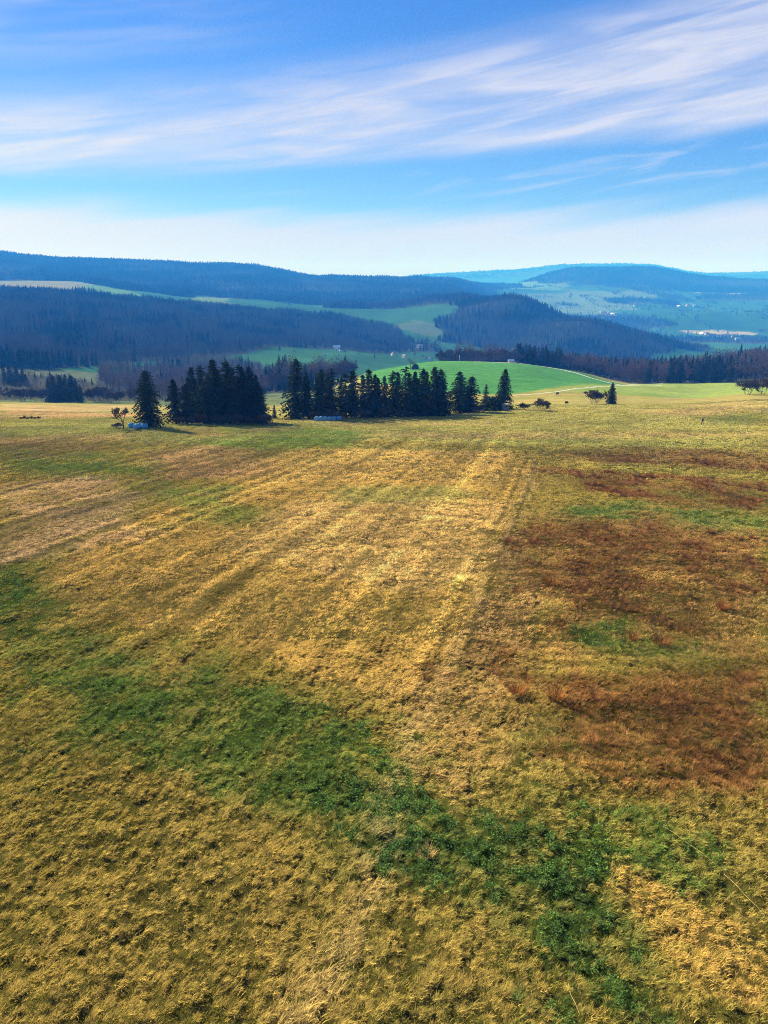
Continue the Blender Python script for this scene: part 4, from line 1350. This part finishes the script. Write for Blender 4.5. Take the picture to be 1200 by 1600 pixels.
# ------------------------------------------------------------------ tracks
def track(name, pts, width, label):
    P2 = [Vector(p) for p in pts]
    out = []
    for i in range(len(P2) - 1):
        p0 = P2[max(i - 1, 0)]; p1 = P2[i]; p2 = P2[i + 1]; p3 = P2[min(i + 2, len(P2) - 1)]
        for s in range(12):
            t = s / 12
            out.append(.5 * ((2 * p1) + (p2 - p0) * t + (2 * p0 - 5 * p1 + 4 * p2 - p3) * t * t + (3 * p1 - p0 - 3 * p2 + p3) * t**3))
    out.append(P2[-1])
    g = Geo(); n = len(out)
    for i, p in enumerate(out):
        d = (out[min(i + 1, n - 1)] - out[max(i - 1, 0)]).normalized()
        nrm = Vector((-d.y, d.x))
        for k in (-1, -.33, .33, 1):
            q = p + nrm * width * .5 * k
            g.v.append((q.x, q.y, gz(q.x, q.y) + (.16 if abs(k) < 1 else -.15))); g.s.append(.5)
    for i in range(n - 1):
        for k in range(3):
            a = i * 4 + k
            g.f.append((a, a + 1, a + 5, a + 4))
    o = link(name, g.mesh(name, M['track'], True))
    tag(o, label, 'track', kind='structure')


track('track', [hit(790, 618), hit(840, 615.5), hit(890, 609), hit(940, 604), hit(985, 601.5), hit(1035, 599.5)], 2.6, 'pale gravel track round the foot of the green hill')
track('track', [(bear(745, 592), 592), (bear(790, 590), 588), (bear(818, 603), 603), (bear(850, 598), 600), (bear(900, 575), 577), (bear(950, 530), 528), (bear(1000, 500), 498), (bear(1050, 500), 500)], 3.2, 'pale gravel track along the upper edge of the green hill')


# ------------------------------------------------------------------ bales, hide, pole, shed, person
def bale_mesh(seed, end=False):
    r = random.Random(seed); g = Geo()
    n = 28; R, W = .60, 1.20
    prof = [(-W / 2 - .03, .0), (-W / 2 - .02, .30), (-W / 2, .52), (-W / 2 + .03, .60), (-W / 2 + .10, R), (-W / 4, R + .012), (0, R + .018), (W / 4, R + .012), (W / 2 - .10, R), (W / 2 - .03, .60), (W / 2, .52), (W / 2 + .02, .30), (W / 2 + .03, 0)]
    for i, (x, q) in enumerate(prof):
        for k in range(n):
            a = 6.2832 * k / n
            w = q * (1 + r.uniform(-.012, .012))
            z = w * math.cos(a); z = max(z, -R * .93)
            g.v.append((x + r.uniform(-.008, .008), w * math.sin(a), z + R * .93)); g.s.append(.5)
    for i in range(len(prof) - 1):
        for k in range(n):
            a = i * n + k; b = i * n + (k + 1) % n
            g.f.append((a, b, b + n, a + n))
    lo = [f for f in range(len(g.f))]
    body = Geo(); ends = Geo()
    body.v, body.s = g.v, g.s; ends.v, ends.s = list(g.v), list(g.s)
    for i, f in enumerate(g.f):
        ring = i // n
        (ends if ring in (0, 1, len(prof) - 3, len(prof) - 2) else body).f.append(f)
    return body.mesh('bale_wrap', M['film'], True), ends.mesh('bale_end', M['film_end'], True)


BALES = [bale_mesh(900 + k) for k in range(3)]


def bale(x, y, rz, label, group, k):
    t = thing('wrapped_bale', label, 'bale', (x, y, gz(x, y) + .02), rz, group)
    link('film_wrap', BALES[k % 3][0], t); link('film_end', BALES[k % 3][1], t)


bx0, by0 = hit(494.5, 658.5); bx1, by1 = hit(534, 657.5)
for k in range(6):
    t = k / 5.75
    if k < 5:
        bale(bx0 + (bx1 - bx0) * t, by0 + (by1 - by0) * t, math.radians(82 + 5 * (k % 3)), 'pale blue wrapped bale, end outwards, %s in the bale row from the tallest spruce' % ORD[k], 'bale row before the spruces', k)
bale(bx0 + (bx1 - bx0) * .90, by0 + (by1 - by0) * .9, math.radians(8), 'pale blue wrapped bale lying lengthwise, closing the bale row', None, 1)
hx, hy = hit(214, 671)
bale(hx, hy, math.radians(74), 'blue wrapped bale showing its round pale end by the broad spruce', None, 0)
bale(hx + 1.55, hy + .5, math.radians(20), 'deep blue wrapped bale turned sideways under the broad spruce', None, 1)
bale(hx + .3, hy + 1.6, math.radians(60), 'blue wrapped bale half hidden behind the two others by the spruce', None, 2)
bale(hx - 1.9, hy + 2.3, math.radians(40), 'shaded blue bale behind the leafless tree trunk', None, 0)


def house(x, y, s, rz, label, group, roof='tile', parts=False, wall='plaster', name='house', cat='house'):
    t = thing(name, label, cat, (x, y, gz(x, y) - .4), rz, group)
    L0, W, Hh, Rf = 11 * s, 8 * s, 4.6 * s, 3.2 * s
    g = Geo(); g.box((0, 0, Hh / 2), (L0, W, Hh))
    g.add([(-L0 / 2, -W / 2, Hh), (-L0 / 2, W / 2, Hh), (-L0 / 2, 0, Hh + Rf * .92)], [(0, 2, 1)])
    g.add([(L0 / 2, -W / 2, Hh), (L0 / 2, W / 2, Hh), (L0 / 2, 0, Hh + Rf * .92)], [(0, 1, 2)])
    link('wall', g.mesh('house_wall', M[wall]), t)
    o = .5 * s; th = .25 * s; g = Geo()
    for sg in (-1, 1):
        e0 = (-(L0 / 2 + o), sg * (W / 2 + o), Hh - o * .8); e1 = ((L0 / 2 + o), sg * (W / 2 + o), Hh - o * .8)
        r0_ = (-(L0 / 2 + o), 0, Hh + Rf); r1_ = ((L0 / 2 + o), 0, Hh + Rf)
        up = lambda p: (p[0], p[1], p[2] + th)
        g.add([e0, e1, r1_, r0_, up(e0), up(e1), up(r1_), up(r0_)], [(0, 1, 2, 3), (7, 6, 5, 4), (0, 4, 5, 1), (3, 2, 6, 7), (0, 3, 7, 4), (1, 5, 6, 2)])
    link('roof', g.mesh('house_roof', M[roof]), t)
    for sg in (-1, 1):
        for k in (-1, 0, 1):
            g = Geo(); g.box((k * L0 * .3, sg * (W / 2 + .02), Hh * .55), (1.1 * s, .12, 1.4 * s))
            if k == 0:
                g = Geo(); g.box((0, sg * (W / 2 + .02), 1.1 * s), (1.0 * s, .12, 2.2 * s))
            link('window' if k else 'door', g.mesh('opening', M['glass'] if k else M['wood']), t)
    return t


for k, (a, b, s, rf) in enumerate([(526, 547, 1.2, 'roofpale'), (534, 549, .8, 'tile'), (655, 544, 1.1, 'roofpale'), (641, 548, .8, 'tile'), (660, 561, .9, 'tile'), (672, 563, .9, 'tile'), (614, 556, .8, 'tile'), (632, 559, .8, 'tile')]):
    x, y = hit(a, b, 900)
    lab = {0: 'long pale-roofed farm building on the teal valley field', 2: 'white building at the wooded edge of the valley bottom'}.get(k, 'small dark-roofed valley house near the farm')
    house(x, y, s * .85, .3 * k, lab, None if k in (0, 2) else 'valley houses', rf)
VILL = [(940, 489), (946, 491), (951, 490), (957, 493), (949, 494), (962, 494), (1066, 478), (1073, 479), (1079, 477), (1085, 479), (1096, 480), (1104, 481), (1060, 480), (1110, 526), (1104, 524), (1118, 527), (1126, 527), (1134, 526), (1152, 532), (1158, 531), (1145, 528), (1096, 524), (985, 478), (992, 479)]
for k, (a, b) in enumerate(VILL):
    x, y = hit(a, b, 2000)
    if a < 970: lab, grp = 'tiny white house of the village above the forested slope', 'houses of the nearer hill village'
    elif b < 490: lab, grp = 'tiny white house of the village behind the smooth far green hill', 'houses of the farthest village'
    else: lab, grp = 'tiny white house of the village in the far valley bottom', 'houses of the valley village'
    house(x, y, 1.35, .7 * k, lab, grp, 'roofpale' if k % 3 == 0 else 'tile')
x, y = bear(804, 604), 604
house(x, y, .42, .15, 'small pale-roofed shed at the top of the green hill', None, 'roofpale', name='shed', cat='shed', wall='wood')
x, y = bear(813, 601), 601
house(x, y, .3, .5, 'low dark-roofed shelter next to the pale-roofed shed', None, 'tile', name='shed', cat='shed', wall='wood')
for k in range(9):
    xx = bear(757 + k * 5.2, 603 + k * .4)
    plant('evergreen_bush', BUSH[k % 2], 'low dark hedge bush along the track by the hilltop sheds', 'bush', xx, 603 + k * .4, .55 + .12 * (k % 3), k, 'hilltop hedge bushes', 1.1)
x, y = bear(721, 598), 598
g = Geo(); g.tube([(0, 0, -.5), (0, 0, 4.6)], [.13, .10], 8)
t = thing('pole', 'pale upright pole on the crest of the green hill', 'pole', (x, y, gz(x, y)))
link('shaft', g.mesh('pole_shaft', M['post'], True), t)
g = Geo(); g.box((0, 0, 4.65), (.34, .34, .12)); link('cap', g.mesh('pole_cap', M['post']), t)

# grey boarded hide by the lone spruce
x, y = hit(788, 642)
t = thing('hunting_hide', 'grey boarded box-like hide at the foot of the lone spruce', 'hide', (x, y - 1.2, gz(x, y - 1.2)), .12)
for k in range(8):
    for sg in (-1, 1):
        g = Geo(); g.box((-.77 + .22 * k, sg * .85, .95), (.205, .04 + .008 * (k % 2), 1.9)); link('plank', g.mesh('plank', M['wood']), t)
        if k < 8:
            g = Geo(); g.box((sg * .89, -.77 + .22 * k, .95), (.04 + .008 * (k % 2), .205, 1.9)); link('plank', g.mesh('plank', M['wood']), t)
g = Geo(); g.box((0, 0, 1.97), (2.1, 2.05, .10)); link('roof', g.mesh('hide_roof', M['wood']), t)
g = Geo(); g.box((0, -.90, 1.35), (.9, .03, .35)); link('window', g.mesh('hide_slot', M['glass']), t)


def person(x, y, rz, label):
    """walker, one continuous skinned figure with clothes as children"""
    t = thing('person', label, 'person', (x, y, gz(x, y) + .02), rz)
    def skin(name, J, E, mat):
        me = bpy.data.meshes.new(name)
        me.from_pydata([j[0] for j in J], E, [])
        o = link(name, me, t)
        sm = o.modifiers.new('skin', 'SKIN'); sm.use_smooth_shade = True
        for i, j in enumerate(J):
            v = me.skin_vertices[0].data[i]; v.radius = (j[1], j[1]); v.use_root = (i == 0)
        ss = o.modifiers.new('sub', 'SUBSURF'); ss.levels = 1; ss.render_levels = 2
        me.materials.append(M[mat])
        return o
    J = [((0, 0, .95), .15), ((0, .01, 1.20), .145), ((0, .0, 1.42), .15), ((0, -.01, 1.54), .06), ((0, -.02, 1.66), .105), ((0, -.01, 1.76), .06),
         ((-.10, 0, .90), .095), ((-.11, -.16, .50), .065), ((-.11, -.10, .09), .045), ((-.11, -.26, .04), .04),
         ((.10, 0, .90), .095), ((.11, .10, .50), .065), ((.11, .30, .12), .045), ((.11, .18, .04), .04),
         ((-.21, 0, 1.42), .06), ((-.27, .10, 1.14), .048), ((-.25, -.05, .90), .036), ((-.25, -.10, .82), .03),
         ((.21, 0, 1.42), .06), ((.28, -.08, 1.14), .048), ((.30, -.26, .98), .036), ((.30, -.33, .95), .03)]
    E = [(0, 1), (1, 2), (2, 3), (3, 4), (4, 5), (0, 6), (6, 7), (7, 8), (8, 9), (0, 10), (10, 11), (11, 12), (12, 13), (2, 14), (14, 15), (15, 16), (16, 17), (2, 18), (18, 19), (19, 20), (20, 21)]
    skin('body', J, E, 'dark_cloth')
    f = skin('face', [((0, -.085, 1.655), .055), ((0, -.10, 1.70), .05)], [(0, 1)], 'skin')
    b = skin('bag', [((.30, .05, 1.05), .16), ((.32, .05, 1.22), .15), ((.31, .04, 1.32), .10)], [(0, 1), (1, 2)], 'white_cloth')
    return t


x, y = hit(1097, 664.5)
person(x, y, -1.1, 'walker in dark clothes carrying a white bag across the open meadow')

# ------------------------------------------------------------------ haze
def build_haze():
    m, N, L = new_mat('valley_haze')
    pv = N.new('ShaderNodeVolumePrincipled')
    pv.inputs['Color'].default_value = (.035, .265, 1.0, 1)
    pv.inputs['Absorption Color'].default_value = (1, 1, 1, 1)
    pv.inputs['Density'].default_value = 2.5e-4
    pv.inputs['Anisotropy'].default_value = 0.0
    for k in ('Density Attribute', 'Color Attribute', 'Temperature Attribute'):
        if k in pv.inputs:
            pv.inputs[k].default_value = ''
    o = N.new('ShaderNodeOutputMaterial'); L.new(pv.outputs[0], o.inputs['Volume'])
    g = Geo()
    zlo, zhi = -420.0, 420.0
    g.box((0, 7100, (zlo + zhi) / 2), (32000, 14900, zhi - zlo))
    h = link('haze', g.mesh('haze', m))
    tag(h, 'thin blue haze filling the whole valley air', 'haze', kind='stuff')


build_haze()
